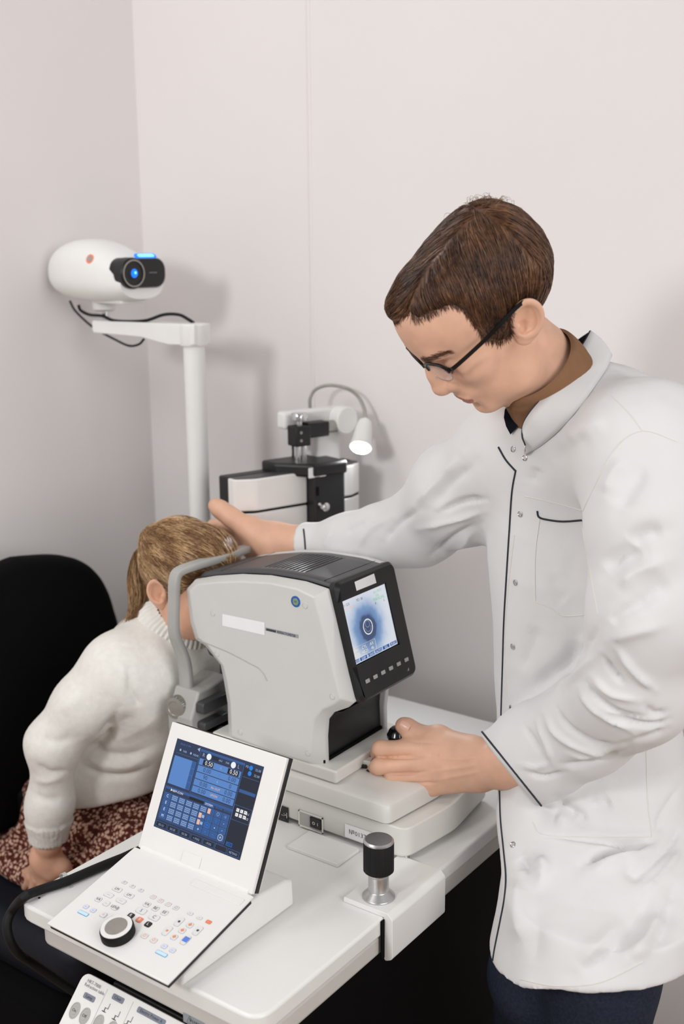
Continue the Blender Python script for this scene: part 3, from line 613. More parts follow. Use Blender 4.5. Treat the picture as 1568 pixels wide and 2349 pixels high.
# ------------------------------------------------------------------ chart projector
CPJ = empty('chart_projector', (ex, yA, ztop), 'white egg-shaped chart projector with glowing blue lens on pole arm', 'projector')
MB().cyl((ex+.006, yA, ztop-.002), (ex+.006, yA, ztop+.03), .0075, 'chrome', n=20).build('swivel_pin', CPJ)
pc = oA(245, 636)
MB().lathe((ex+.004, yA, ztop+.018), EZ, [(.018, 0), (.024, .004), (.026, .02), (.030, .032)], 'white_plastic', n=28).build('swivel_collar', CPJ)
ax = unit((1, -.10, -.02)); ay = unit(np.cross(EZ, ax)); az_ = np.cross(ax, ay)
O_ = onY(128, 622, yA) ; L_ = (onY(352, 640, yA)-O_)[0]
body = MB(); rings = []; NS = 26
for k in range(NS):
    t = k/(NS-1); s = 1-(1-min(t/.52, 1))**2.3; s = max(s, 0)**.55
    tz = 1 if t < .55 else 1-.42*((t-.55)/.45)**1.5; ty = 1 if t < .6 else 1-.18*((t-.6)/.4)**1.6
    hz = .063*s*tz; hy = .066*s*ty; cz = .012*math.sin(math.pi*min(t*1.1, 1))-.006*t
    a = np.linspace(0, 2*np.pi, 40, endpoint=False)
    ca, sa = np.cos(a), np.sin(a); e = .8
    y_ = hy*np.sign(ca)*np.abs(ca)**e; z_ = hz*np.sign(sa)*np.abs(sa)**e
    rings.append([O_+ax*(L_*t)+ay*u_+az_*(v_+cz-.004) for u_, v_ in zip(y_, z_)])
body.loft(rings, 'white_plastic').build('housing', CPJ, smooth=50)
FC = O_+ax*(L_-.001)+az_*.0
fpn = MB(); a = rrect(.112, .058, .024, 6)
fpn.loft([[FC+ax*h+ay*u_*k+az_*(v_*k+.004) for u_, v_ in a] for h, k in ((-.03, 1.0), (.004, 1.0), (.007, .94))], 'black_gloss').build('front_window', CPJ, smooth=40)
side = -1
LC = FC+ay*side*.030+az_*.004
lz = MB(); lz.lathe(LC, ax, [(.030, -.012), (.030, .010), (.0275, .013), (.0255, .0135), (.0245, .011)], 'black_plastic', n=36); lz.build('lens_ring', CPJ)
lz = MB(); lz.lathe(LC, ax, [(.0262, .0118), (.0262, .0142), (.0238, .0142), (.0238, .0118)], 'steel_dull', n=36, cap=False); lz.build('lens_trim', CPJ)
lz = MB(); lz.lathe(LC, ax, [(.0238, .006), (.020, .009), (.012, .0115), (.001, .0125)], 'black_gloss', n=36); lz.lathe(LC+ay*.002, ax, [(.0085, .0118), (.006, .0128), (.001, .0131)], 'em_projedge', n=20); lz.lathe(LC+ay*.004+az_*.001, ax, [(.0035, .0126), (.001, .0136)], 'em_projblue', n=14); lz.build('lens', CPJ)
bl = MB(); slab(bl, FC+ay*.012+az_*.034+ax*-.004, ay, unit(ax*.55-az_*.3) if False else unit(-ax*.8+az_*.6), .052, .014, .006, .001, .004, 'em_projedge'); slab(bl, FC+ay*.012+az_*.034+ax*-.004, ay, unit(-ax*.8+az_*.6), .040, .008, .004, .0042, .005, 'em_projblue'); bl.build('indicator_light', CPJ)
tn = MB(); put_text(tn, '\u2022\u2022\u2022\u2022\u2022\u2022', FC+ay*.022+az_*.004, ay, az_, .009, 'label_grey', lift=.0078); tn.build('front_lettering', CPJ)
hob = [o for o in CPJ.children if o.name.startswith('housing')][0]; hbt = BVHTree.FromPolygons([v.co[:] for v in hob.data.vertices], [tuple(p.vertices) for p in hob.data.polygons])
hq = hbt.ray_cast(Vector(CAM), Vector(unit(ray(206, 594))))
if hq[0] is not None:
    lg, lgn = np.array(hq[0]), np.array(hq[1]); lgm = MB(); lgm.lathe(lg, lgn, [(.0095, -.002), (.0095, .0006), (.001, .0008)], 'key_orange', n=24); lgm.lathe(lg, lgn, [(.0058, .0004), (.0058, .0012), (.001, .0013)], 'label_grey', n=20); lgm.build('round_badge', CPJ)
foot = MB(); foot.box((-.05, -.03, -.006), (.05, .03, .004), 'white_plastic', (O_+ax*(L_*.72)-az_*.052, ax, ay, az_)); foot.build('belly_plate', CPJ, bevel=.004)
dd = (np.array([pxy[0], yA, 1.5])-CAM)@FW
cable('projector_cable', [onY(180, 700, yA), onY(185, 712, yA), onY(205, 722, yA), onY(235, 725, yA-.02), onY(265, 736, yA-.02), onY(330, 736, yA-.015), onY(375, 722, yA), onY(410, 722, yA), onY(432, 733, yA), onY(444, 741, yA+.01)], .0032, 'black cable lying along the top of the projector arm')
cable('signal_cable', [onY(160, 690, yA+.02), onY(172, 712, yA+.03), onY(200, 740, yA+.03), onY(225, 758, yA+.03), onY(262, 778, yA+.02), onY(295, 793, yA), onY(318, 790, yA), onY(330, 778, yA)], .0024, 'thin black cable looping below the projector arm')

# ------------------------------------------------------------------ phoropter on its stand
PL = W(535, 1140, 2.13); PR = W(822, 1140, 2.31)
pw = unit(np.array([PR[0]-PL[0], PR[1]-PL[1], 0])); pd = unit(np.cross(EZ, pw))   # pd points away; front = -pd side facing camera-right
fn = np.array([pw[1], -pw[0], 0]);  # faces +X
zTop = W(620, 1086, 2.18)[2]; zMid = W(640, 1166, 2.17)[2]; zBot = zTop-.26
PHC = (PL+PR)/2; wid = np.linalg.norm((PR-PL)[:2])
PH = empty('phoropter', (PHC[0], PHC[1], zBot), 'black and white phoropter hanging behind the girl\'s head', 'eye instrument')
def PF(u_, d_, z): return np.array([PL[0], PL[1], 0])+pw*u_+fn*d_+EZ*z
uc0 = (W(684, 1100, 2.22)-PL)[:2]@pw[:2]; uc1 = (W(758, 1100, 2.26)-PL)[:2]@pw[:2]
def house(u0, u1, outer):
    # plan outline with a rounded outer front corner
    if outer < 0: pl = round_poly([(u0, -.02), (u1, -.02), (u1, .024), (u0+.035, .024), (u0, .004)], [0, 0, 0, .03, .012], 6)
    else: pl = round_poly([(u0, -.02), (u1, -.02), (u1, .004), (u1-.035, .024), (u0, .024)], [0, 0, .012, .03, 0], 6)
    return pl
for u0, u1, s_ in ((0, uc0, -1), (uc1, wid, 1)):
    pl = house(u0, u1, s_)
    for za, zb, nme in ((zMid+.002, zTop, 'upper_battery'), (zBot, zMid-.002, 'lower_battery')):
        MB().loft([[PF(a, b, z) for a, b in pl] for z in (za, zb)], 'white_gloss').build(nme, PH, bevel=.003)
    rb = [(u0-.001 if s_ < 0 else u0, -.052), (u1 if s_ < 0 else u1+.001, -.052), (u1 if s_ < 0 else u1+.001, -.02), (u0-.001 if s_ < 0 else u0, -.02)]
    MB().loft([[PF(a, b, z) for a, b in rb] for z in (zBot, zTop+.001)], 'black_plastic').build('rear_housing', PH, bevel=.004)
    MB().loft([[PF(u0+(a-u0)*.97+.001, b*.9, z) for a, b in pl] for z in (zMid-.002, zMid+.002)], 'black_matte').build('battery_gap', PH)
    MB().loft([[PF(u0+(a-u0)*.94+(.002 if s_ > 0 else .004), b*.8, z) for a, b in pl] for z in (zTop, zTop+.0012)], 'dark_grey').build('top_plate', PH, bevel=.001)
zB2 = W(735, 1052, 2.26)[2]
cb_ = MB(); cb_.loft([[PF(u_, d_, z) for u_, d_ in ((uc0, -.05), (uc1, -.05), (uc1, .05), (uc0, .05))] for z in (zBot-.01, zB2)], 'black_plastic'); cb_.build('centre_block', PH, bevel=.006)
tb_ = MB(); tb_.loft([[PF(u_, d_, z) for u_, d_ in ((uc0-.055, -.055), (uc1+.004, -.055), (uc1+.004, .053), (uc0-.004, .053), (uc0-.055, -.01))] for z in (zB2-.02, zB2+.006)], 'black_plastic'); tb_.build('top_bracket', PH, bevel=.006)
q = onP(727, 1083, PF(0, .0505, 0), fn); sb = MB(); slab(sb, q, pw, EZ, .041, .020, .002, 0, .0006, 'label_white'); sb.build('blank_plate', PH)
q = onP(727, 1120, PF(0, .0505, 0), fn); sl = MB(); slab(sl, q, pw, EZ, .012, .045, .001, 0, .001, 'black_plastic'); slab(sl, q-EZ*.006, pw, EZ, .007, .018, .002, .001, .0016, 'black_matte'); sl.build('level_slot', PH)
q = onP(736, 1160, PF(0, .0505, 0), fn); kk = MB(); kk.cyl(q-pw*.005+EZ*.004, q+fn*.010, .0035, 'chrome', n=14); kk.lathe(q+fn*.008, fn, [(.004, 0), (.0085, .002), (.0085, .009), (.006, .011), (.001, .012)], 'chrome', n=24); kk.build('lever_knob', PH)
# hanger rod, clamp
rb_ = onP(688, 1045, PF((uc0+uc1)/2-.02, -.005, 0), fn); uR = (rb_[:2]-PL[:2])@pw[:2]
R0 = PF(uR, -.005, zB2); zR1 = W(690, 950, 2.24)[2]
zc0 = W(690, 1015, 2.24)[2]; zc1 = W(690, 968, 2.24)[2]
PHS = empty('phoropter_stand', (R0[0], R0[1]+.03, T), 'white and black support arm carrying the phoropter', 'stand')
rm = MB(); rm.cyl(R0+pw*-.0065, R0+pw*-.0065+EZ*(zc0-zB2+.004), .0065, 'chrome', n=20); rm.cyl(R0+pw*.0085, R0+pw*.0085+EZ*(zc0-zB2+.004), .0055, 'chrome', n=20); rm.build('hanger_rods', PHS)
cl = MB(); q = PF(uR, -.005, 0)
cl.box((-.019, -.016, zc0), (.016, .016, zc1), 'black_plastic', (np.array([q[0], q[1], 0]), pw, fn, EZ)); cl.box((.012, -.014, zc0+.014), (.062, .014, zc1+.004), 'black_plastic', (np.array([q[0], q[1], 0]), pw, fn, EZ)); cl.build('clamp', PHS, bevel=.003)
for z in (zc0+.012, zc1-.012): MB().lathe(np.array([q[0], q[1], z])+pw*-.008+fn*.016, fn, [(.003, 0), (.003, .0012), (.001, .0013)], 'steel_dull', n=12).build('clamp_screw', PHS)
MB().lathe(np.array([q[0], q[1], zc1]), EZ, [(.006, 0), (.006, .008), (.016, .011), (.017, .020), (.015, .024), (.001, .0245)], 'chrome', n=28).build('clamp_knob', PHS)
g0 = np.array([q[0], q[1], zc1-.009])+pw*.06; MB().cyl(g0, g0+pw*.05, .0125, 'steel_dull', n=24).build('cross_rod', PHS)
wa = W(700, 958, 2.30); wb = W(800, 972, 2.33)
wz_ = W(760, 957, 2.31)[2]
A0 = g0+pw*.045+EZ*.010
MB().loft([[A0+pw*u_+EZ*v_*1.0+fn*w_ for u_, v_ in rr_] for w_, rr_ in ((-.016, rrect(.05, .055, .024, 6)), (.016, rrect(.05, .055, .024, 6)))], 'white_plastic').build('drum', PHS, bevel=.003)
a1 = A0-fn*.03+EZ*.008; MB().loft([[p_+EZ*v_+fn*w_ for v_, w_ in ((-.018, -.014), (-.018, .014), (.016, .014), (.016, -.014))] for p_ in (a1+pw*.02, a1-pw*.13)], 'white_plastic').build('rear_arm', PHS, bevel=.006)
MB().box((-.03, -.022, T+.002), (.03, .022, a1[2]-.01), 'white_plastic', (np.array([a1[0], a1[1], 0])-pw*.03, pw, fn, EZ)).build('post', PHS, bevel=.006)
MB().box((-.05, -.03, T+.0003), (.05, .03, T+.012), 'white_plastic', (np.array([a1[0], a1[1], 0])-pw*.03, pw, fn, EZ)).build('post_foot', PHS, bevel=.004)
dq_ = 2.26
cable('phoropter_cable', [W(692, 944, 2.27), W(675, 943, 2.26), W(662, 950, 2.25), W(661, 968, 2.25), W(668, 1000, 2.25), W(672, 1030, 2.25), W(672, 1048, 2.25)], .0028, 'short black cable curving beside the phoropter hanger')
# gooseneck lamp
LM = empty('gooseneck_lamp', A0, 'grey gooseneck reading lamp with bright white head above phoropter', 'lamp')
gp = [W(711, 940, 2.31), W(711, 915, 2.31), W(722, 895, 2.31), W(745, 885, 2.31), W(772, 885, 2.31), W(800, 893, 2.30), W(822, 911, 2.29), W(835, 938, 2.28), W(838, 965, 2.27)]
gs = spline(gp, 160); rr_ = .0034+.0005*np.sin(np.arange(len(gs))*1.6)
MB().tube(gs, rr_, 'steel_dull', n=10).build('gooseneck', LM)
h0 = W(838, 962, 2.27); h1 = W(826, 1030, 2.235); hd = unit(h1-h0); hl = np.linalg.norm(h1-h0)
hm = MB(); hm.lathe(h0, hd, [(.006, 0), (.013, .006), (.0165, .02), (.0195, hl*.7), (.0225, hl*.92), (.0225, hl*.95), (.020, hl*.95)], 'white_plastic', n=28, cap=False); hm.build('lamp_head', LM)
MB().lathe(h0, hd, [(.0205, hl*.93), (.018, hl*1.0), (.001, hl*1.03)], 'em_lamp', n=24).build('bulb', LM)
sl_ = bpy.data.lights.new('lamp_light', 'SPOT'); sl_.energy = 4.5; sl_.spot_size = math.radians(100); sl_.spot_blend = .6; sl_.shadow_soft_size = .03; sl_.color = (.92, .96, 1)
so = bpy.data.objects.new('lamp_light', sl_); COL.objects.link(so); so.location = h0+hd*(hl*1.12); so.rotation_euler = Vector(hd).to_track_quat('-Z', 'Y').to_euler(); so.parent = LM; so.matrix_parent_inverse = LM.matrix_basis.inverted()

# ------------------------------------------------------------------ chair
CHR = empty('examination_chair', (-1.62, 1.36, 0), 'black upholstered chair with tall rounded backrest against the wall', 'chair')
XB = -1.79
bp_ = [(Y, z) for Y, z in [tuple(onX(x, y, XB)[1:]) for x, y in ((-10, 1288), (60, 1276), (120, 1273), (165, 1280), (205, 1305), (230, 1345), (245, 1390), (258, 1445))]]
YC = 1.36
rp_ = [(YC+(Y-YC), z) for Y, z in bp_ if Y > YC-.02]
right = spline([(Y, z) for Y, z in bp_ if Y > YC] + [(bp_[-1][0]+.006, .70), (bp_[-1][0]-.01, .52)], 40)
left = np.array([(2*YC-Y, z) for Y, z in right])[::-1]
zmax = max(z for _, z in bp_)
outl = np.vstack([left, [[YC, max(right[0][1], left[-1][1])+.004]], right])
def brg(x, k, dz=0): c = np.array([YC, .80]); return [(x, c[0]+(Y-c[0])*k, c[1]+(z-c[1])*k+dz) for Y, z in outl]
bk = MB(); bk.loft([brg(XB-.035, .93), brg(XB-.03, .975), brg(XB-.012, 1.0), brg(XB+.012, 1.0), brg(XB+.028, .975), brg(XB+.034, .93)], 'fabric_black'); bk.build('backrest', CHR, smooth=60)
se = round_poly([(-1.78, 1.13), (-1.40, 1.13), (-1.40, 1.56), (-1.78, 1.56)], .07, 8)
MB().loft([[(x, y, z) for x, y in inset(se, i)] for z, i in ((.36, .02), (.37, .004), (.43, 0), (.455, .01), (.463, .04))], 'seat_navy').build('seat', CHR, smooth=60)
MB().lathe((-1.6, 1.36, .0), EZ, [(.17, 0), (.17, .02), (.06, .05), (.045, .07), (.045, .36)], 'black_plastic', n=32).build('pedestal_column', CHR)
MB().loft([[(x, y, z) for x, y in inset(round_poly([(-1.80, 1.10), (-1.42, 1.10), (-1.42, 1.55), (-1.80, 1.55)], .05, 6), i)] for z, i in ((.02, .02), (.05, 0), (.33, 0), (.359, .02))], 'fabric_black').build('seat_base', CHR, smooth=60)
MB().box((-1.80, 1.30, .35), (-1.70, 1.42, .60), 'black_plastic').build('back_support', CHR, bevel=.01)
# ------------------------------------------------------------------ implicit modelling for bodies and cloth
def smin(a, b, k):
    h = np.maximum(k-np.abs(a-b), 0)/np.maximum(k, 1e-9); return np.minimum(a, b)-h*h*k*.25
class Field:
    def __init__(s, lo, hi, h, frame=None):
        s.h = h; s.lo = np.asarray(lo, float); n = np.ceil((np.asarray(hi)-s.lo)/h).astype(int)+1; s.n = n
        s.ax = [s.lo[i]+h*np.arange(n[i]) for i in range(3)]; s.d = np.full(n, .5, np.float32)
    def like(s):
        o = Field.__new__(Field); o.h = s.h; o.lo = s.lo; o.n = s.n; o.ax = s.ax; o.d = np.full(s.n, .5, np.float32); return o
    def blk(s, lo, hi, m):
        sl = []
        for i in range(3):
            a = int(max(0, math.floor((lo[i]-m-s.lo[i])/s.h))); b = int(min(s.n[i], math.ceil((hi[i]+m-s.lo[i])/s.h)+1))
            if b <= a: return None, None
            sl.append(slice(a, b))
        g = [s.ax[i][sl[i]].astype(np.float32) for i in range(3)]
        return tuple(sl), (g[0][:, None, None], g[1][None, :, None], g[2][None, None, :])
    def _put(s, sl, v, k, op):
        if op == 'add': s.d[sl] = smin(s.d[sl], v, k)
        else: s.d[sl] = -smin(-s.d[sl], v, k)
    def cone(s, a, b, ra, rb, k=.01, op='add'):
        a = np.asarray(a, float); b = np.asarray(b, float); R = max(ra, rb)
        sl, g = s.blk(np.minimum(a, b)-R, np.maximum(a, b)+R, k+4*s.h)
        if sl is None: return s
        ab = b-a; L2 = max(ab@ab, 1e-12); px_, py_, pz_ = g[0]-a[0], g[1]-a[1], g[2]-a[2]
        t = np.clip((px_*ab[0]+py_*ab[1]+pz_*ab[2])/L2, 0, 1)
        v = np.sqrt((px_-t*ab[0])**2+(py_-t*ab[1])**2+(pz_-t*ab[2])**2)-(ra+(rb-ra)*t)
        s._put(sl, v.astype(np.float32), k, op); return s
    def chain(s, pts, rad, k=.01, op='add'):
        for i in range(len(pts)-1): s.cone(pts[i], pts[i+1], rad[i], rad[i+1], k, op)
        return s
    def ell(s, c, r, k=.01, op='add', M=None):
        c = np.asarray(c, float); r = np.asarray(r, float); M = np.eye(3) if M is None else np.asarray(M)
        e = np.sqrt(((M*r[:, None])**2).sum(0)); sl, g = s.blk(c-e, c+e, k+4*s.h)
        if sl is None: return s
        q = [g[0]-c[0], g[1]-c[1], g[2]-c[2]]
        l = [M[i][0]*q[0]+M[i][1]*q[1]+M[i][2]*q[2] for i in range(3)]
        k0 = np.sqrt(sum((l[i]/r[i])**2 for i in range(3))); k1 = np.sqrt(sum((l[i]/r[i]**2)**2 for i in range(3)))+1e-9
        s._put(sl, (k0*(k0-1)/k1).astype(np.float32), k, op); return s
    def torus(s, c, M, R, r, sc=(1, 1), k=.004, op='add', flat=1.0):
        c = np.asarray(c, float); M = np.asarray(M); e = R*max(sc)+r; sl, g = s.blk(c-e, c+e, k+4*s.h)
        if sl is None: return s
        q = [g[0]-c[0], g[1]-c[1], g[2]-c[2]]; l = [M[i][0]*q[0]+M[i][1]*q[1]+M[i][2]*q[2] for i in range(3)]
        rho = np.sqrt((l[0]/sc[0])**2+(l[1]/sc[1])**2); v = np.sqrt((rho-R)**2+(l[2]*flat)**2)-r
        s._put(sl, v.astype(np.float32), k, op); return s
    def half(s, P, n, k=.002):
        """keep the side where (p-P).n < 0"""
        n = unit(n); g = (s.ax[0][:, None, None], s.ax[1][None, :, None], s.ax[2][None, None, :])
        v = ((g[0]-P[0])*n[0]+(g[1]-P[1])*n[1]+(g[2]-P[2])*n[2]).astype(np.float32)
        s.d = -smin(-s.d, -v, k); return s
    def grid(s): return (s.ax[0][:, None, None], s.ax[1][None, :, None], s.ax[2][None, None, :])
    def mesh(s, smooth=2):
        d = s.d; ins = d < 0; n = d.shape
        c = np.zeros([k-1 for k in n], np.uint8)
        for i in (0, 1):
            for j in (0, 1):
                for k in (0, 1): c += ins[i:n[0]-1+i, j:n[1]-1+j, k:n[2]-1+k]
        ids = np.argwhere((c > 0) & (c < 8)); N = len(ids); idx = np.full(c.shape, -1, np.int32); idx[tuple(ids.T)] = np.arange(N)
        acc = np.zeros((N, 3)); cnt = np.zeros(N)
        cor = np.array([(i, j, k) for i in (0, 1) for j in (0, 1) for k in (0, 1)])
        val = np.stack([d[ids[:, 0]+a, ids[:, 1]+b, ids[:, 2]+e] for a, b, e in cor], 1).astype(float)
        for a in range(8):
            for b in range(a+1, 8):
                if np.abs(cor[a]-cor[b]).sum() != 1: continue
                va, vb = val[:, a], val[:, b]; m = (va < 0) != (vb < 0); t = va[m]/(va[m]-vb[m])
                acc[m] += cor[a]+t[:, None]*(cor[b]-cor[a]); cnt[m] += 1
        V = s.lo+s.h*(ids+acc/cnt[:, None]); F = []
        for ax in range(3):
            o1, o2 = [(1, 2), (2, 0), (0, 1)][ax]
            sa = [slice(None)]*3; sb = [slice(None)]*3; sa[ax] = slice(0, n[ax]-1); sb[ax] = slice(1, n[ax])
            A_, B_ = ins[tuple(sa)], ins[tuple(sb)]; e = np.argwhere(A_ != B_); e = e[(e[:, o1] > 0) & (e[:, o2] > 0) & (e[:, o1] < n[o1]-1) & (e[:, o2] < n[o2]-1)]
            if not len(e): continue
            u1 = np.zeros(3, int); u1[o1] = 1; u2 = np.zeros(3, int); u2[o2] = 1
            q = np.stack([idx[tuple((e-u1-u2).T)], idx[tuple((e-u2).T)], idx[tuple(e.T)], idx[tuple((e-u1).T)]], 1)
            fl = ~A_[tuple(e.T)]; q[fl] = q[fl][:, ::-1]; F.append(q)
        F = np.vstack(F)
        for _ in range(smooth): V = relax(V, F)
        return V, F
def relax(V, F, w=.5):
    acc = np.zeros_like(V); cnt = np.zeros(len(V))
    for i in range(4):
        for j in (1, 3): np.add.at(acc, F[:, i], V[F[:, (i+j) % 4]]); np.add.at(cnt, F[:, i], 1)
    return V*(1-w)+w*acc/np.maximum(cnt, 1)[:, None]
def vnormals(V, F):
    n = np.cross(V[F[:, 2]]-V[F[:, 0]], V[F[:, 3]]-V[F[:, 1]]); out = np.zeros_like(V)
    for i in range(4): np.add.at(out, F[:, i], n)
    return out/(np.linalg.norm(out, axis=1)[:, None]+1e-12)
def qmesh(name, V, F, mnames, parent=None, midx=None, smooth=True):
    me = bpy.data.meshes.new(name); V = np.ascontiguousarray(V, np.float32); F = np.ascontiguousarray(F, np.int32); k = F.shape[1]
    me.vertices.add(len(V)); me.vertices.foreach_set('co', V.ravel()); me.loops.add(F.size); me.loops.foreach_set('vertex_index', F.ravel())
    me.polygons.add(len(F)); me.polygons.foreach_set('loop_start', np.arange(len(F), dtype=np.int32)*k); me.polygons.foreach_set('loop_total', np.full(len(F), k, np.int32))
    for m in ([mnames] if isinstance(mnames, str) else mnames): me.materials.append(MATS[m])
    if midx is not None: me.polygons.foreach_set('material_index', np.asarray(midx, np.int32))
    me.polygons.foreach_set('use_smooth', np.full(len(F), smooth, bool)); me.update(calc_edges=True); me.validate()
    return link(name, me, parent)
_perm = RNG.permutation(256); _perm = np.concatenate([_perm, _perm, _perm]); _grad = RNG.normal(size=(256, 3)); _grad /= np.linalg.norm(_grad, axis=1)[:, None]
def perlin(p):
    p = np.asarray(p, float); i = np.floor(p).astype(int); f = p-i; i &= 255; u = f*f*f*(f*(f*6-15)+10); out = 0
    for a in (0, 1):
        for b in (0, 1):
            for c in (0, 1):
                h = _perm[_perm[_perm[i[:, 0]+a]+i[:, 1]+b]+i[:, 2]+c]; g = _grad[h]; q = f-np.array([a, b, c])
                w = np.where(a, u[:, 0], 1-u[:, 0])*np.where(b, u[:, 1], 1-u[:, 1])*np.where(c, u[:, 2], 1-u[:, 2]); out = out+w*(g*q).sum(1)
    return out
def wrinkle(V, N, strokes, facing=.05):
    """press sculpted folds (lists of photo points, width px, height mm) into the surface that faces the viewpoint they were read from"""
    vd = CAM-V; vd /= np.linalg.norm(vd, axis=1)[:, None]; w = np.clip(((vd*N).sum(1)-facing)/.25, 0, 1); P = PX(V); disp = np.zeros(len(V))
    for pts, wd_, amp in strokes:
        pl = spline(np.array(pts, float), max(6, 5*len(pts))) if len(pts) > 2 else np.array(pts, float)
        lo, hi = pl.min(0)-3*wd_, pl.max(0)+3*wd_; m = np.where(((P > lo) & (P < hi)).all(1))[0]
        if not len(m): continue
        best = np.full(len(m), 1e9); tb = np.zeros(len(m)); q = P[m]; L = len(pl)-1
        for i in range(L):
            ab = pl[i+1]-pl[i]; t = np.clip(((q-pl[i])@ab)/max(ab@ab, 1e-9), 0, 1); dd_ = np.linalg.norm(q-pl[i]-t[:, None]*ab, axis=1)
            c = dd_ < best; best[c] = dd_[c]; tb[c] = (i+t[c])/L
        taper = np.clip(np.minimum(tb, 1-tb)/.25, .25, 1)
        disp[m] += amp*.001*taper*(.6*np.exp(-(best/wd_)**2)+.4*np.exp(-best/(.7*wd_)))
    return V+N*(disp*w)[:, None]
def tree(V, F): return BVHTree.FromPolygons([tuple(v) for v in V], [tuple(f) for f in F])
def strands(name, paths, width, mnames, parent, tip=.25, midx=None):
    """thin three-sided hair strands; paths: (N, K, 3)"""
    Pp = np.asarray(paths, float); N, K, _ = Pp.shape; tg = np.gradient(Pp, axis=1); tg /= np.linalg.norm(tg, axis=2)[..., None]+1e-12
    vd = unit(np.array([.3, -.5, .8])); x = np.cross(tg, vd); x /= np.linalg.norm(x, axis=2)[..., None]+1e-9; y = np.cross(tg, x)
    w = np.asarray(width).reshape(-1, 1, 1)*np.interp(np.linspace(0, 1, K), [0, .15, .6, 1], [.7, 1, .9, tip])[None, :, None]
    V = np.stack([Pp+w*(math.cos(a)*x+math.sin(a)*y) for a in (0, 2.094, 4.189)], 2).reshape(-1, 3)
    base = (np.arange(N)[:, None, None]*K+np.arange(K-1)[None, :, None])*3; j = np.arange(3)[None, None, :]; jn = (j+1) % 3
    F = np.stack([base+j, base+jn, base+3+jn, base+3+j], -1).reshape(-1, 4)
    mi = None if midx is None else np.repeat(midx, (K-1)*3)
    return qmesh(name, V, F, mnames, parent, mi)
def surf_points(V, F, n, rng):
    a = np.linalg.norm(np.cross(V[F[:, 2]]-V[F[:, 0]], V[F[:, 3]]-V[F[:, 1]]), axis=1); k = rng.choice(len(F), n, p=a/a.sum()); u_ = rng.random((n, 1)); v_ = rng.random((n, 1))
    f = F[k]; return (V[f[:, 0]]*(1-u_)*(1-v_)+V[f[:, 1]]*u_*(1-v_)+V[f[:, 2]]*u_*v_+V[f[:, 3]]*(1-u_)*v_)
def comb(bvh, roots, flow, steps, seg, lift, rng, jit=.15):
    """walk hair paths over a surface; flow(p, n) gives the wanted direction"""
    out = []
    for r in roots:
        p = np.array(r); L = seg*(.7+.6*rng.random()); path = []; j = rng.normal(size=3)*jit; lf = lift*(.3+rng.random()); ok = True
        for s_ in range(steps):
            loc, nor, _, _ = bvh.find_nearest(Vector(p))
            if loc is None: ok = False; break
            nn = np.array(nor); c = np.array(loc); path.append(c+nn*lf*math.sin(math.pi*min(1, .25+s_/steps)))
            d = flow(c, nn)+j; d = d-nn*(d@nn); d = unit(d); p = c+d*L
        if ok: out.append(path)
    return np.array(out)
# ------------------------------------------------------------------ cloth, skin and hair materials
def add_nodes(m): return m.node_tree, m.node_tree.nodes['Principled BSDF']
mat('skin', (219, 174, 148), .5, noise=.09, nscale=28, bump=.10, bscale=700, sss=.12, spec=.35)
mat('skin_pale', (226, 176, 148), .5, noise=.05, nscale=28, bump=.06, bscale=600, sss=.12, spec=.35)
mat('lip', (176, 110, 96), .42, noise=.06, nscale=150, bump=.2, bscale=900, sss=.1, spec=.4)
mat('nail', (228, 182, 160), .28, noise=.02, sss=.1)
mat('eye_dark', (22, 20, 20), .2, noise=0)
mat('coat_cloth', (221, 221, 221), .88, noise=.012, nscale=10, bump=.12, bscale=1400, spec=.2)
mat('coat_stitch', (226, 222, 215), .9, noise=.02, spec=.1)
mat('piping_grey', (52, 56, 64), .8, noise=.05, nscale=300, spec=.2)
mat('lining_navy', (14, 18, 28), .85, noise=.06, nscale=120, spec=.15)
mat('denim', (38, 44, 58), .9, noise=.25, nscale=240, bump=.3, bscale=900, spec=.15)
mat('shoe_leather', (24, 21, 20), .4, noise=.05)
def knit(name, rgb, scale, strength, rough=.95):
    m = mat(name, rgb, rough, noise=.04, nscale=90, spec=.15); nt, b = add_nodes(m)
    tc = nt.nodes.new('ShaderNodeTexCoord'); n = nt.nodes.new('ShaderNodeTexNoise'); n.inputs['Scale'].default_value = scale; n.inputs['Detail'].default_value = 6; n.inputs['Roughness'].default_value = .7
    nt.links.new(tc.outputs['Object'], n.inputs['Vector']); bp = nt.nodes.new('ShaderNodeBump'); bp.inputs['Strength'].default_value = strength; bp.inputs['Distance'].default_value = .002
    nt.links.new(n.outputs['Fac'], bp.inputs['Height']); nt.links.new(bp.outputs['Normal'], b.inputs['Normal']); return m
knit('knit_brown', (134, 100, 74), 700, .35); knit('knit_white', (232, 230, 224), 420, .35)
def hairmat(name, c0, c1, rough=.34):
    m = mat(name, c1, rough, noise=0, spec=.5); nt, b = add_nodes(m); tc = nt.nodes.new('ShaderNodeTexCoord'); n = nt.nodes.new('ShaderNodeTexNoise'); n.inputs['Scale'].default_value = 120; n.inputs['Detail'].default_value = 5
    r = nt.nodes.new('ShaderNodeValToRGB'); r.color_ramp.elements[0].position = .35; r.color_ramp.elements[1].position = .68; r.color_ramp.elements[0].color = lin(c0)+(1,); r.color_ramp.elements[1].color = lin(c1)+(1,)
    nt.links.new(tc.outputs['Object'], n.inputs['Vector']); nt.links.new(n.outputs['Fac'], r.inputs['Fac']); nt.links.new(r.outputs['Color'], b.inputs['Base Color']); return m
hairmat('hair_brown', (72, 46, 31), (104, 70, 47)); hairmat('hair_brown_light', (110, 76, 52), (146, 106, 76)); hairmat('hair_brown_dark', (50, 31, 21), (78, 50, 34))
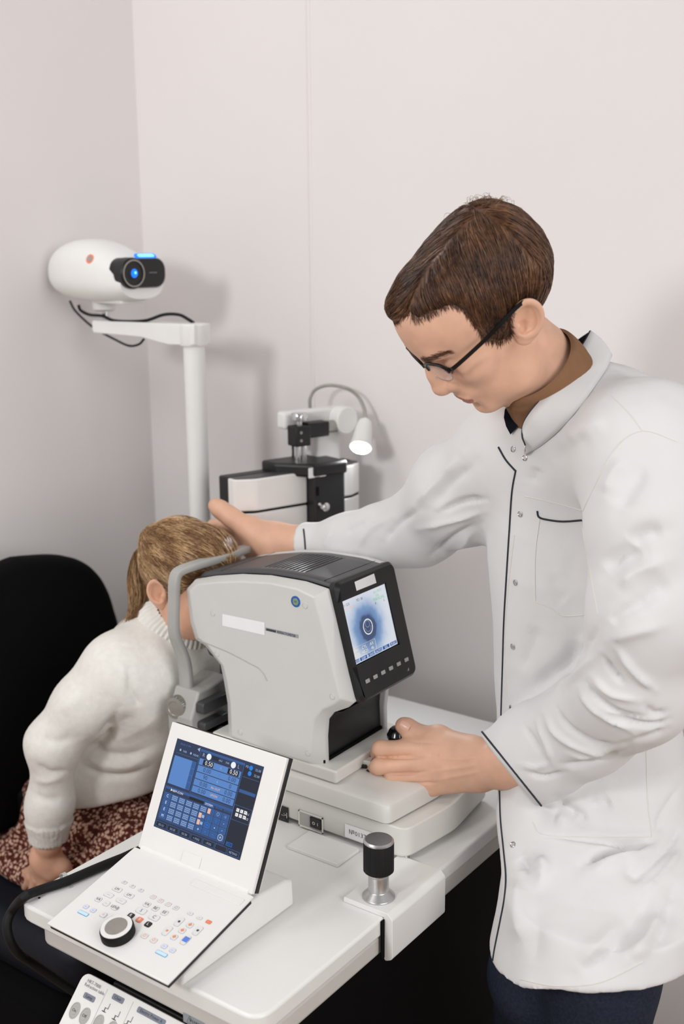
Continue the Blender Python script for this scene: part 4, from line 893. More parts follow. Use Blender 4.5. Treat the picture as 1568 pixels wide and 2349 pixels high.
hairmat('hair_blond', (150, 112, 74), (188, 150, 106)); hairmat('hair_blond_light', (196, 160, 118), (222, 190, 148)); hairmat('hair_blond_dark', (112, 80, 50), (146, 108, 70))

# ------------------------------------------------------------------ the doctor
DOC = empty('person', (-.58, 1.36, 0), 'man in glasses and long white coat bending over the instrument', 'person')
def headframe(O, yaw, pitch, roll):
    v = O-CAM; v = unit([v[0], v[1], 0]); right = np.array([v[1], -v[0], 0]); tow = -v; yaw, pitch, roll = np.radians([yaw, pitch, roll])
    Fh = -right*np.sin(yaw)+tow*np.cos(yaw); l = right*np.cos(yaw)+tow*np.sin(yaw)
    f_ = Fh*np.cos(pitch)-EZ*np.sin(pitch); u_ = Fh*np.sin(pitch)+EZ*np.cos(pitch)
    return np.array([f_, l*np.cos(roll)+u_*np.sin(roll), u_*np.cos(roll)-l*np.sin(roll)])
HO = W(1125, 722, 1.50); HM = headframe(HO, 72, 45, -13)
toL = lambda p: HM@(np.asarray(p)-HO)
toW = lambda q: HO+np.asarray(q)@HM
def rotm(axis, deg): return np.array(Matrix.Rotation(math.radians(deg), 3, Vector(axis)))
def ear(f, cx, s, tilt, sc=1.0, k=.006):
    """outer ear at local point cx on side s, tilted back by tilt degrees about the lateral axis"""
    c = np.array(cx, float); R = rotm((0, 1, 0), -tilt); yaw_ = rotm((0, 0, 1), -22*s)
    A_ = yaw_@R@np.array((1, 0, 0)); U_ = yaw_@R@np.array((0, 0, 1)); N_ = yaw_@R@np.array((0, s, 0)); Mx = np.array([A_, U_, N_])
    f.ell(c+N_*.004*sc, np.array((.0205, .031, .0065))*sc, k, M=Mx)
    f.ell(c+U_*-.024*sc+A_*.003*sc+N_*.004*sc, np.array((.009, .010, .005))*sc, .006, M=Mx)
    f.ell(c+U_*.003*sc+A_*.000+N_*.0108*sc, np.array((.0140, .0215, .0085))*sc, .002, op='sub', M=Mx)
    f.torus(c+U_*.006*sc+N_*.0085*sc-A_*.001, Mx, .0150*sc, .0030*sc, (1.22, 1.58), .003)
    f.ell(c+U_*-.005*sc+A_*.0035*sc+N_*.009*sc, np.array((.008, .0105, .0085))*sc, .002, op='sub', M=Mx)
    f.ell(c+U_*-.004*sc+A_*.0115*sc+N_*.008*sc, np.array((.0042, .006, .004))*sc, .003, M=Mx)
def face(f, w=1.0, lidz=0.0, detail=True):
    f.ell((-.006, 0, .048), (.097, .076*w, .073), .01)
    f.ell((.046, 0, .052), (.053, .062*w, .050), .03)
    f.ell((.050, 0, -.012), (.047, .058*w, .060), .03)
    f.ell((.040, 0, -.052), (.046, .048*w, .040), .03)
    for s in (-1, 1):
        f.cone((.000, s*.056*w, -.030), (.030, s*.046*w, -.068), .018, .015, .03)
        f.cone((.030, s*.046*w, -.068), (.075, s*.012, -.080), .015, .013, .03)
        f.ell((.066, s*.043*w, -.010), (.022, .018, .017), .02)
    f.ell((.079, 0, -.080), (.017, .021, .015), .02)
    f.cone((.092, -.026, .036), (.092, .026, .036), .012, .012, .02)
    f.ell((.060, 0, .066), (.040, .050*w, .040), .03)
    for s in (-1, 1): f.ell((.106, s*.032, .013), (.017, .019, .0115), .016, op='sub')
    f.cone((.093, 0, .030), (.108, 0, .000), .0085, .009, .012); f.cone((.105, 0, .004), (.1125, 0, -.020), .009, .0130, .010)
    f.ell((.103, 0, -.026), (.013, .012, .009), .008)
    for s in (-1, 1):
        f.ell((.0985, s*.0145, -.0235), (.0120, .0080, .0090), .006); f.ell((.104, s*.0070, -.0350), (.006, .0036, .004), .003, op='sub')
    f.ell((.090, 0, -.046), (.013, .026, .016), .015)
    f.ell((.0985, 0, -.0505), (.0085, .023, .0058), .005); f.ell((.0965, 0, -.0615), (.0085, .020, .0064), .004)
    f.cone((.1065, -.024, -.0563), (.1065, .024, -.0563), .0030, .0030, .003, op='sub')
    f.ell((.101, 0, -.075), (.010, .022, .006), .012, op='sub')
    for s in (-1, 1):
        f.ell((.0805, s*.0325, .0125), (.0135, .0150, .0115), .003)
        f.cone((.094, s*.020, .0085+lidz), (.0905, s*.046, .0075+lidz), .0012, .0012, .002, op='sub')
hf = Field((-.125, -.105, -.235), (.14, .105, .15), .0017)
face(hf)
nk = [toL(W(1185, 800, 1.545)), toL(W(1240, 860, 1.565)), toL(W(1300, 960, 1.59))]
hf.chain(nk, [.056, .056, .062], .03)
HV, HF = hf.mesh(2)
def ear_mesh(s, tilt, h):
    c = np.array((-.014, s*.0735, -.002)); f = Field(c-.045, c+.045, h); ear(f, c, s, tilt); return f.mesh(1)
def join(parts):
    off = np.cumsum([0]+[len(v) for v, _ in parts]); return np.vstack([v for v, _ in parts]), np.vstack([f+o for (_, f), o in zip(parts, off)])
HV, HF = join([(HV, HF), ear_mesh(1, 34, .0010), ear_mesh(-1, 34, .0016)])
# face regions for colour
fc = HV[HF].mean(1)
lipm = (((fc[:, 0]-.100)/.014)**2+(fc[:, 1]/.0235)**2+((fc[:, 2]+.0563)/.0115)**2 < 1) & (fc[:, 0] > .090)
HW = toW(HV)
# --- left hand on the joystick
def hand_field(lo, hi, h=.0016): return Field(lo, hi, h)
wp = lambda l: [W(*q) for q in l]
hl = wp([(1175, 1772, 1.665), (1114, 1752, 1.70), (1040, 1742, 1.735)])
allp = wp([(1210, 1640, 1.63), (830, 1640, 1.70), (830, 1860, 1.90), (1210, 1860, 1.63), (830, 1640, 1.9)])
lhF = Field(np.min(allp, 0)-.01, np.max(allp, 0)+.01, .0015)
lhF.chain(wp([(1240, 1768, 1.63), (1150, 1753, 1.678), (1105, 1750, 1.705)]), [.026, .028, .028], .02)
lhF.chain(wp([(1160, 1770, 1.675), (1108, 1774, 1.70)]), [.020, .021], .02)
mcp = wp([(978, 1716, 1.757), (972, 1750, 1.752), (978, 1780, 1.752), (992, 1806, 1.758)])
wr = wp([(1090, 1728, 1.712), (1090, 1745, 1.708), (1092, 1765, 1.71), (1098, 1782, 1.714)])
for m_, w_, r0, r1 in zip(mcp, wr, (.021, .021, .020, .019), (.0150, .0152, .0140, .0130)): lhF.cone(w_, m_, r0, r1, .022)
fing = [([(978, 1716, 1.757), (872, 1717, 1.775), (866, 1728, 1.812), (905, 1735, 1.835)], [.0134, .0124, .0112, .0092]),
        ([(972, 1750, 1.752), (868, 1758, 1.768), (856, 1768, 1.800), (896, 1772, 1.826)], [.0134, .0126, .0112, .0092]),
        ([(978, 1780, 1.752), (898, 1786, 1.764), (880, 1786, 1.792), (912, 1786, 1.815)], [.0122, .0114, .0104, .0088]),
        ([(992, 1806, 1.758), (944, 1817, 1.765), (916, 1806, 1.782), (935, 1796, 1.800)], [.0116, .0112, .0100, .0085])]
tmp = []
for pts, rad in fing:
    f2 = lhF.like(); f2.chain(wp(pts), rad, .006); tmp.append(f2.d)
d_ = tmp[0]
for t_ in tmp[1:]: d_ = smin(d_, t_, .0012)
lhF.d = smin(lhF.d, d_, .007)
th = lhF.like()
th.chain(wp([(1075, 1718, 1.725), (1006, 1690, 1.765), (958, 1684, 1.782), (932, 1668, 1.787), (923, 1664, 1.789)]), [.020, .0165, .0135, .0128, .0108], .012); lhF.d = smin(lhF.d, th.d, .016)
LV, LF = lhF.mesh(2)
LN = vnormals(LV, LF)
LV = wrinkle(LV, LN, [(((985, 1738), (1050, 1742), (1100, 1735)), 5, 1.2), (((985, 1768), (1050, 1762), (1100, 1752)), 5, 1.6), (((980, 1733), (1010, 1734)), 6, -1.5), (((985, 1765), (1020, 1763)), 6, -1.2), (((1000, 1790), (1060, 1778), (1110, 1768)), 5, 1.4), (((1060, 1752), (1080, 1752)), 5, -1.0),
  (((958, 1700), (961, 1725)), 2.2, -.5), (((966, 1700), (969, 1728)), 2.2, -.5), (((878, 1705), (880, 1730)), 2, -.4), (((950, 1676), (953, 1692)), 2, -.5), (((884, 1748), (885, 1770)), 2, -.4), (((1000, 1704), (960, 1703), (940, 1700)), 4, -1.2), (((985, 1738), (930, 1739), (880, 1739)), 3, -2.5), (((985, 1768), (940, 1775), (890, 1776)), 3, -2.5), (((1000, 1795), (960, 1797), (925, 1796)), 3, -3)])
# --- right hand spread over the girl's head
rhp = wp([(720, 1180, 1.92), (440, 1120, 2.05), (440, 1300, 2.20), (720, 1300, 1.95), (560, 1120, 2.2)])
rhF = Field(np.min(rhp, 0)-.02, np.max(rhp, 0)+.02, .0017)
rhF.chain(wp([(760, 1245, 1.985), (690, 1244, 2.008), (640, 1245, 2.015)]), [.026, .0255, .0265], .02)
rhF.cone(W(640, 1248, 2.015), W(590, 1248, 2.035), .027, .030, .03); rhF.cone(W(620, 1240, 2.02), W(575, 1228, 2.05), .026, .024, .03)
rhF.chain(wp([(612, 1240, 2.012), (570, 1213, 2.02), (528, 1185, 2.03), (502, 1166, 2.037), (492, 1158, 2.04)]), [.021, .0175, .0140, .0118, .0095], .02)
for k_, (a, b, c, e) in enumerate([((575, 1225, 2.06), (530, 1205, 2.085), (490, 1205, 2.115), (465, 1225, 2.135)), ((580, 1235, 2.075), (535, 1218, 2.11), (500, 1222, 2.14), (480, 1245, 2.155)), ((585, 1245, 2.085), (545, 1238, 2.125), (515, 1248, 2.15), (500, 1270, 2.16)), ((590, 1255, 2.09), (555, 1258, 2.125), (535, 1272, 2.145), (525, 1288, 2.15))]):
    rhF.chain(wp([a, b, c, e]), [.0135, .0120, .0110, .009], .006)
RV, RF = rhF.mesh(2)
# --- hidden core so that head and hands are carried by one body
VC0 = unit(np.array([*(W(1340, 1500, 1.58)-CAM)[:2], 0]))
bcF = Field((-1.25, 1.0, 0.02), (-.3, 1.75, 1.46), .012)
shL_, shR_ = W(1470, 1060, 1.45), W(1180, 1050, 1.70); hip = W(1385, 1930, 1.70); chest = W(1325, 1150, 1.68)
bcF.cone(W(1300, 960, 1.59), chest, .05, .075, .03); bcF.cone(chest, hip, .07, .05, .03); bcF.cone(shL_+VC0*.04, shR_, .045, .045, .05)
bcF.chain(wp([(1470, 1060, 1.45), (1455, 1580, 1.455), (1240, 1768, 1.63)]), [.05, .04, .024], .02); bcF.chain(wp([(1175, 1050, 1.70), (975, 1205, 1.87), (745, 1245, 1.99)]), [.05, .04, .028], .02)
footL, footR = np.array([-.52, 1.27, .03]), np.array([-.66, 1.40, .03])
for ft, kn_ in ((footL, W(1375, 2230, 1.55)), (footR, W(1240, 2240, 1.64))): bcF.chain([hip+EZ*-.02, kn_, ft+EZ*.42+np.array([0, .02, 0]), ft+EZ*.06], [.05, .045, .042, .035], .02)
BV, BF = bcF.mesh(1)
Vs = [HW, LV, RV, BV]; Fs = [HF, LF, RF, BF]; off = np.cumsum([0]+[len(v) for v in Vs])
body = qmesh('body', np.vstack(Vs), np.vstack([f_+o_ for f_, o_ in zip(Fs, off)]), ['skin', 'lip'], DOC, np.concatenate([lipm.astype(int), np.zeros(len(LF)+len(RF)+len(BF), int)]))
HT = tree(HW, HF)
# thumb nails
def nail(tr, x, y, ax_px, w_, l_, par, name='thumbnail'):
    d0 = ray(x, y); hit = tr.ray_cast(Vector(CAM), Vector(unit(d0)))
    if hit[0] is None: return
    P_ = np.array(hit[0]); n_ = np.array(hit[1]); t_ = onP(x+ax_px[0], y+ax_px[1], P_, n_)-P_; t_ = unit(t_-n_*(t_@n_)); b_ = np.cross(n_, t_); mb = MB()
    g = np.linspace(-1, 1, 7); rows_ = []
    for i, a in enumerate(np.linspace(-1, 1, 6)): rows_.append([P_+t_*(a*l_)+b_*(c*w_*(1-.25*a*a))+n_*(.0011-.0022*c*c-.0006*a*a) for c in g])
    mb.loft(rows_, 'nail', cap=False, closed=False); mb.build(name, par, smooth=60)
LT = tree(LV, LF); RTt = tree(RV, RF)
nail(LT, 928, 1665, (-10, -6), .0065, .0085, body)

# --- hair: a volume, then combed strands over it
hh = Field((-.135, -.115, -.13), (.125, .115, .165), .0024)
hh.ell((-.012, 0, .046), (.099, .083, .079), .01); hh.ell((-.052, 0, .050), (.055, .068, .070), .03); hh.ell((-.045, .006, .082), (.052, .052, .040), .03)
hh.chain([(-.05, .006, .084), (.0, .002, .091), (.045, -.004, .096), (.078, -.004, .100)], [.038, .035, .029, .0205], .02)
hh.chain([(-.02, .030, .088), (.03, .036, .088), (.062, .030, .091)], [.033, .027, .018], .02); hh.chain([(-.02, -.030, .078), (.03, -.034, .080), (.066, -.024, .090)], [.030, .026, .018], .02)
# cut below the hair line: forehead, temples, around ears, nape
cut = hh.like()
cut.cone((.084, -.12, .046), (.084, .12, .046), .0445, .0445, .01); cut.cone((.078, -.12, -.008), (.078, .12, -.008), .046, .046, .01)
for s in (-1, 1):
    cut.cone((.053, s*.058, .071), (.053, s*.11, .071), .0185, .0185, .008)   # temple recess
    cut.cone((.034, s*.095, -.032), (-.004, s*.095, -.024), .036, .0275, .01)   # below sideburn and ear
    cut.ell((-.016, s*.092, .000), (.021, .03, .029), .006)
    cut.cone((-.02, s*.08, -.055), (-.045, s*.06, -.095), .03, .03, .01)
cut.cone((.02, -.1, -.09), (.02, .1, -.09), .075, .075, .01); cut.cone((-.10, 0, -.14), (-.03, 0, -.14), .045, .045, .01)
hh.d = -smin(-hh.d, cut.d, .006)
GV, GF = hh.mesh(2); GN = vnormals(GV, GF)
str_ = perlin(np.stack([GV[:, 0]*18, GV[:, 1]*110, GV[:, 2]*45], 1)); GV = GV+GN*(str_*.0022)[:, None]
part_y = .030
GW = toW(GV); hair = qmesh('hair', GW, GF, ['hair_brown'], DOC)
GT = tree(GV, GF); rng_ = np.random.default_rng(11)
rts = surf_points(GV, GF, 13000, rng_); rn = np.array([np.array(GT.find_nearest(Vector(p))[1]) for p in rts])
keep = (rts*0+rn@np.eye(3))[:, 2] > -2
def dflow(c, n):
    x, y, z = c; crown = np.array([-.070, .012, .118])
    top = y < part_y and z > .05 and x > -.06
    if top: d = np.array([1.0, -.45-3*(y if y < 0 else 0), -.08 if x > .05 else .1])          # swept forward and over from the part
    elif y >= part_y*.4 and z > -.04 and x > -.07: d = np.array([.55, .5, -1.0])              # near side falls from the part
    elif y <= 0 and x > -.07: d = np.array([.45, -.5, -1.0])
    else: v = c-crown; d = np.array([-.25+.2*v[0], v[1]*6, -1.0])
    return d
pth = comb(GT, rts, dflow, 9, .0072, .0022, rng_, .10)
tone = perlin(pth[:, 0]*np.array([30, 60, 30])); mi = np.clip(np.digitize(tone+rng_.normal(size=len(tone))*.12, [-.22, .24]), 0, 2)
strands('hair_strands', toW(pth.reshape(-1, 3)).reshape(pth.shape), .00042*(.7+.7*rng_.random(len(pth))), ['hair_brown_dark', 'hair_brown', 'hair_brown_light'], hair, midx=mi)['kind'] = 'stuff'
HTl = tree(HV, HF)
gd = np.array([np.linalg.norm(np.array(HTl.find_nearest(Vector(p))[0])-p) for p in GV]); edge = GV[(gd < .0035) & (GV[:, 2] > -.10)]
edge = edge[rng_.choice(len(edge), 2600)]
pe = comb(HTl, edge, dflow, 5, .0026, .0012, rng_, .25); strands('hairline_strands', toW(pe.reshape(-1, 3)).reshape(pe.shape), np.full(len(pe), .0003), ['hair_brown'], hair)['kind'] = 'stuff'
# loose strands at the crown
fl = []
for k_ in range(90):
    a = rng_.random()*2*math.pi; b0 = np.array([-.085+rng_.normal()*.016, rng_.normal()*.018, .108+rng_.normal()*.01]); loc, nor, _, _ = GT.find_nearest(Vector(b0)); b0 = np.array(loc); n_ = np.array(nor); t_ = unit(np.cross(n_, rng_.normal(size=3))); L = .006+.010*rng_.random()
    fl.append([b0+n_*L*.55*math.sin(2.6*s_)+t_*L*s_ for s_ in np.linspace(0, 1, 8)])
fl = np.array(fl); strands('flyaway_hair', toW(fl.reshape(-1, 3)).reshape(fl.shape), np.full(len(fl), .00028), ['hair_brown_light'], hair)['kind'] = 'stuff'
# eyebrows and lashes
eb = []
for s in (-1, 1):
    for k_ in range(260):
        t_ = rng_.random(); p = np.array([.110-.030*t_*t_, s*(.014+.036*t_), .034+.009*math.sin(t_*2.4)-.004*t_+rng_.normal()*.0022]); h_ = HTl.find_nearest(Vector(p)) if 'HTl' in globals() else None
        if h_ is None: HTl = tree(HV, HF); h_ = HTl.find_nearest(Vector(p))
        c = np.array(h_[0]); n_ = np.array(h_[1]); d = unit(np.array([-.2, s*1.0, .25-.6*t_])); d = unit(d-n_*(d@n_)); eb.append([c+d*.007*q_+n_*(.0004+.0009*math.sin(q_*2.5)) for q_ in np.linspace(0, 1, 5)])
    for k_ in range(50):
        t_ = rng_.random(); p = np.array([.0945-.004*t_, s*(.020+.026*t_), .0075]); c = np.array(HTl.find_nearest(Vector(p))[0]); eb.append([c+np.array([.007*q_, s*.002*q_*t_, -.005*q_]) for q_ in np.linspace(0, 1, 5)])
eb = np.array(eb); strands('eyebrows', toW(eb.reshape(-1, 3)).reshape(eb.shape), np.full(len(eb), .0003), ['hair_brown'], hair)['kind'] = 'stuff'
# --- spectacles
mat('lens_glass', (238, 244, 250), .05, noise=0, alpha=.22, spec=.8)
GL = empty('eyeglasses', toW((.1, 0, 0)), 'black-framed eyeglasses worn low on the man\'s nose', 'eyeglasses')
gz, gf = .017, .106
def lens_curve(s):
    a = np.linspace(0, 2*np.pi, 40, endpoint=False); ca, sa = np.cos(a), np.sin(a)
    y = s*(.0325+.0255*np.sign(ca)*np.abs(ca)**.75); z = gz-.002+.0165*np.sign(sa)*np.abs(sa)**.8+.0015*ca; x = gf+.004-np.abs(y)**2*3.2
    return np.stack([x, y, z], 1)
for s in (-1, 1):
    c = lens_curve(s); u_ = c[:21]  # upper arc only carries the black brow bar
    MB().tube(toW(c[np.r_[0:21]]), .0023, 'black_gloss', n=8).build('brow_bar', GL); MB().tube(toW(np.vstack([c[20:], c[:1]])), .0006, 'steel_dull', n=6).build('lower_rim', GL)
    MB().poly(list(toW(c)), 'lens_glass').build('lens', GL, smooth=0)
    hx = c[0] if True else c[20]; hinge = np.array([hx[0]-.001, s*.0605, hx[2]+.005]); tip = np.array([-.018, s*.0875, .027])
    pts = spline([hinge, hinge+np.array([-.008, s*.009, .001]), (hinge*.5+tip*.5)+np.array([0, s*.010, .002]), tip, tip+np.array([-.020, -s*.002, -.012])], 30); tw = np.array([(0, 0, .0028), (0, s*.001, 0)])
    MB().loft([[toW(p+np.array([0, s*.0007*a, .0027*b])) for a, b in ((1, 1), (-1, 1), (-1, -1), (1, -1))] for p in pts], 'black_gloss').build('temple', GL, smooth=50)
    MB().tube(toW(spline([c[17]*.3+c[20]*.7, np.array([gf-.004, s*.009, gz-.006]), np.array([gf-.008, s*.0105, gz-.010])], 8)), .0007, 'steel_dull', n=6).build('nose_pad_arm', GL)
cA, cB = lens_curve(-1), lens_curve(1)
MB().tube(toW(spline([cA[19], np.array([gf+.006, 0, gz+.0055]), cB[19]], 12)), .0011, 'black_gloss', n=8).build('bridge', GL)

# ------------------------------------------------------------------ clothes: white coat
VC = unit(np.array([*(W(1340, 1500, 1.58)-CAM)[:2], 0])); RC = np.array([VC[1], -VC[0], 0])   # away, and to the right
rows = [(1010, 1150, 1540, 1.63, .105), (1080, 1122, 1540, 1.65, .120), (1200, 1112, 1525, 1.66, .128), (1300, 1117, 1520, 1.66, .128), (1500, 1130, 1530, 1.68, .125), (1700, 1140, 1560, 1.71, .120), (1800, 1140, 1590, 1.70, .125), (1850, 1140, 1600, 1.68, .135), (1950, 1146, 1612, 1.63, .158), (2010, 1152, 1615, 1.59, .172), (2100, 1140, 1606, 1.585, .178), (2200, 1120, 1590, 1.58, .183), (2300, 1100, 1575, 1.58, .187)]
Zr, Cr, Hr, Dr = [], [], [], []
for y, xl_, xr_, dc, dh in rows:
    c = W((xl_+xr_)/2, y, dc); Zr.append(c[2]); Cr.append((c@RC, c@VC)); Hr.append((xr_-xl_)/2*dc/FPX); Dr.append(dh)
Zr = np.array(Zr)[::-1]; Cr = np.array(Cr)[::-1]; Hr = np.array(Hr)[::-1]; Dr = np.array(Dr)[::-1]
cf = Field((-1.25, 1.00, .645), (-.20, 1.84, 1.50), .0037)
gx, gy, gz_ = cf.grid(); zz_ = np.clip(cf.ax[2], Zr[0], Zr[-1])
cr_ = np.interp(zz_, Zr, Cr[:, 0]); cv_ = np.interp(zz_, Zr, Cr[:, 1]); hr_ = np.interp(zz_, Zr, Hr); dr_ = np.interp(zz_, Zr, Dr)
# the chest is turned a little towards the viewer: rotate the section
ca_, sa_ = math.cos(math.radians(-12)), math.sin(math.radians(-12))
a_ = (gx*RC[0]+gy*RC[1])-cr_[None, None, :]; b_ = (gx*VC[0]+gy*VC[1])-cv_[None, None, :]
a2 = a_; b2 = b_+np.interp(zz_, [.70, .95, 1.2], [-.02, .10, .22])[None, None, :]*a_
e_ = 2.25; q_ = (np.abs(a2/hr_[None, None, :])**e_+np.abs(b2/dr_[None, None, :])**e_)**(1/e_)
td = ((q_-1)*np.minimum(hr_, dr_)[None, None, :]*.95).astype(np.float32)
top_ = (gz_-Zr[-1]).astype(np.float32); bot_ = None
td = -smin(-td, -np.broadcast_to(top_, td.shape), .05)
cf.d = td; del a_, b_, a2, b2, q_
NB = W(1318, 945, 1.60)
cf.cone(W(1475, 1030, 1.47), W(1185, 1050, 1.70), .078, .070, .06); cf.cone(NB, W(1470, 1015, 1.47), .062, .072, .05); cf.cone(NB, W(1190, 1030, 1.69), .060, .065, .05); cf.cone(W(1420, 965, 1.62), W(1490, 1120, 1.62), .070, .080, .06)
# hem follows a level slightly dipping to the front
hemP = W(1305, 2290, 1.405); ah = (gx*RC[0]+gy*RC[1])-Cr[0][0]; zh = np.interp(ah, [-.15, -.10, -.03, .05, .15], hemP[2]+np.array([-.052, -.036, -.010, 0, 0])); cf.d = -smin(-cf.d, (gz_-zh).astype(np.float32), .008)
sl = cf.like()
sl.chain(wp([(1482, 1055, 1.445), (1498, 1200, 1.415), (1492, 1400, 1.41), (1455, 1580, 1.45)]), [.080, .080, .075, .068], .03)
sl.chain(wp([(1455, 1580, 1.45), (1340, 1665, 1.545), (1245, 1718, 1.600), (1112, 1790, 1.675)]), [.069, .063, .063, .065], .03)
cpn = unit(np.cross(onP(1225, 1840, W(1165, 1765, 1.665), FW)-onP(1105, 1690, W(1165, 1765, 1.665), FW), ray(1165, 1765)))
if cpn@(W(1000, 1800, 1.7)-W(1400, 1650, 1.5)) < 0: cpn = -cpn
cpn = unit(cpn+.25*(-VC)*0)
sl.half(W(1163, 1764, 1.645), cpn, .003)
sh_ = W(1482, 1060, 1.46); dist = np.sqrt((gx-sh_[0])**2+(gy-sh_[1])**2+(gz_-sh_[2])**2); kk_ = np.interp(dist, [.05, .14, .22], [.07, .03, .005]).astype(np.float32)
cf.d = smin(cf.d, sl.d, kk_)
sr = cf.like()
sr.chain(wp([(1180, 1050, 1.69), (1062, 1131, 1.78), (962, 1211, 1.87), (880, 1228, 1.915), (800, 1238, 1.955), (690, 1245, 2.012), (640, 1245, 2.03)]), [.074, .080, .060, .050, .041, .0295, .028], .03)
sr.half(W(696, 1245, 2.008), unit(W(640, 1246, 2.03)-W(760, 1240, 1.975)), .002)
sh_ = W(1165, 1050, 1.69); dist = np.sqrt((gx-sh_[0])**2+(gy-sh_[1])**2+(gz_-sh_[2])**2); kk_ = np.interp(dist, [.05, .14, .22], [.06, .03, .008]).astype(np.float32)
cf.d = smin(cf.d, sr.d, kk_)
# neck opening
nkW = [W(1235, 850, 1.56), W(1290, 930, 1.59), W(1335, 1010, 1.60)]
ng = cf.like(); ng.chain([W(1200, 790, 1.53)]+nkW, [.075, .070, .066, .050], .01); cf.d = -smin(-cf.d, ng.d, .006)
del gx, gy, gz_, dist, kk_, td, sl, sr, ng
CV, CF_ = cf.mesh(2); CN = vnormals(CV, CF_)
def Z7(*p): return [(1040+x*.3406, 900+y*.3406) for x, y in p]
def K6(*p): return [(1060+x*.567, 1300+y*.567) for x, y in p]
def Z8(*p): return [(1040+x*.3367, 1600+y*.3367) for x, y in p]
folds = [
 (K6((575, 370), (610, 430), (650, 470)), 6, -6), (K6((620, 330), (700, 430), (780, 500)), 10, 5), (K6((500, 470), (540, 530), (640, 600), (760, 610)), 7, -5), (K6((520, 440), (600, 520), (720, 545)), 9, 4), (K6((560, 600), (660, 630), (780, 645), (840, 620)), 8, -6), (K6((470, 490), (540, 590), (700, 680)), 9, 4), (K6((380, 570), (430, 650), (540, 720), (660, 720)), 7, -4.5), (K6((330, 590), (380, 680), (500, 745), (640, 745)), 9, 4),
 (K6((250, 640), (290, 700), (320, 760)), 6, -3), (K6((300, 620), (340, 720), (365, 800)), 7, 3), (K6((400, 800), (470, 802), (560, 775), (680, 740)), 8, -5), (K6((270, 830), (330, 850), (420, 830)), 6, -4), (K6((230, 800), (300, 812), (360, 790)), 7, 2.5), (K6((420, 760), (520, 770), (650, 700)), 8, 3), (K6((740, 560), (780, 600), (830, 590)), 10, -5), (K6((830, 660), (760, 690), (680, 715)), 9, -4), (K6((600, 240), (640, 190), (760, 130)), 16, -4), (K6((590, 300), (680, 270), (820, 240)), 16, 4),
 (K6((552, 230), (500, 330), (420, 400), (340, 440)), 16, -6), (K6((560, 340), (470, 430), (380, 490)), 12, 4), (K6((340, 1092), (480, 1102), (600, 1112), (760, 1106)), 5, -3.5), (K6((770, 1112), (640, 1145), (540, 1175)), 7, -5), (K6((750, 1135), (620, 1175), (500, 1210)), 8, 3.5), (K6((400, 960), (470, 1000), (500, 1030)), 13, -4), (K6((880, 880), (800, 1010), (790, 1090)), 9, -3), (K6((885, 1040), (830, 1140), (700, 1260)), 10, -4), (K6((890, 1130), (820, 1230), (720, 1320)), 9, 3.5), (K6((310, 1180), (340, 1230), (300, 1300)), 12, 4), (K6((240, 1160), (270, 1250)), 9, -3),
 (Z7((1180, 1040), (1280, 960), (1440, 930)), 26, -7), (Z7((1010, 1220), (1120, 1120), (1290, 1080)), 24, -8), (Z7((1090, 1330), (1250, 1200), (1450, 1130)), 26, 6), (Z7((1100, 800), (1180, 640), (1300, 480)), 28, -5), (Z7((1010, 700), (1070, 560), (1180, 430)), 24, 5), (Z7((1200, 1480), (1330, 1350), (1480, 1270)), 28, -5),
 (Z7((650, 1200), (700, 1350), (760, 1420)), 26, -2), (Z7((840, 1650), (780, 1800), (640, 1930), (520, 2000)), 24, -9), (Z7((960, 1560), (880, 1750), (760, 1880), (600, 2010)), 22, 5), (Z7((560, 1560), (520, 1720), (430, 1900)), 24, -3), (Z7((720, 330), (880, 260), (1050, 170)), 30, 4), (Z7((640, 480), (780, 360), (950, 280)), 30, -4), (Z7((560, 500), (520, 620)), 18, -5),
 (Z8((1340, 985), (1180, 1010), (1020, 1070), (860, 1150)), 15, -8), (Z8((1330, 950), (1200, 985), (1000, 960), (850, 950)), 9, -6), (Z8((1300, 1040), (1100, 1110), (930, 1190)), 18, 5), (Z8((1170, 1130), (1230, 1200), (1300, 1180)), 20, -6), (Z8((560, 1100), (600, 1160), (560, 1240)), 20, 5), (Z8((450, 1080), (490, 1170)), 16, -4),
 (Z8((1380, 1250), (1250, 1500), (1050, 1750), (820, 1900)), 30, -7), (Z8((1450, 1400), (1330, 1620), (1180, 1780)), 24, 6), (Z8((1530, 1200), (1450, 1500), (1350, 1750)), 24, -6), (Z8((1200, 1500), (1000, 1680), (860, 1850)), 26, 4), (Z8((450, 1200), (430, 1450), (480, 1700)), 28, 6), (Z8((560, 1350), (570, 1600), (540, 1850)), 30, -3), (Z8((700, 700), (760, 760), (850, 830)), 20, -7), (Z8((900, 720), (1000, 730), (1080, 700)), 22, -6), (Z8((700, 810), (800, 840)), 22, 6),
 (((1090, 1060), (1030, 1110), (985, 1170)), 16, -5), (((1060, 1040), (1000, 1110), (950, 1160)), 14, 5), (((1112, 1145), (1060, 1152), (1000, 1180)), 8, -6), (((1110, 1175), (1040, 1195), (960, 1215)), 10, 5), (((1100, 1200), (1030, 1240), (990, 1275)), 9, -6), (((960, 1170), (910, 1205), (880, 1245)), 10, -4), (((900, 1185), (850, 1215), (820, 1260)), 9, 3.5), (((840, 1195), (790, 1225)), 8, -3), (((1080, 1225), (1050, 1260), (1000, 1285)), 9, 4), (((760, 1215), (740, 1260)), 7, 2),
]
folds = [(p_, w_*.85, a_*1.55) for p_, w_, a_ in folds]
CV = wrinkle(CV, CN, folds); CN = vnormals(CV, CF_)
n1 = perlin(CV*np.array([9, 9, 6])); n2 = perlin(CV*np.array([22, 22, 14])+7); CV = CV+CN*(n1*.0055+n2*.0026+perlin(CV*np.array([46, 46, 30])+3)*.0009)[:, None]; CN = vnormals(CV, CF_)
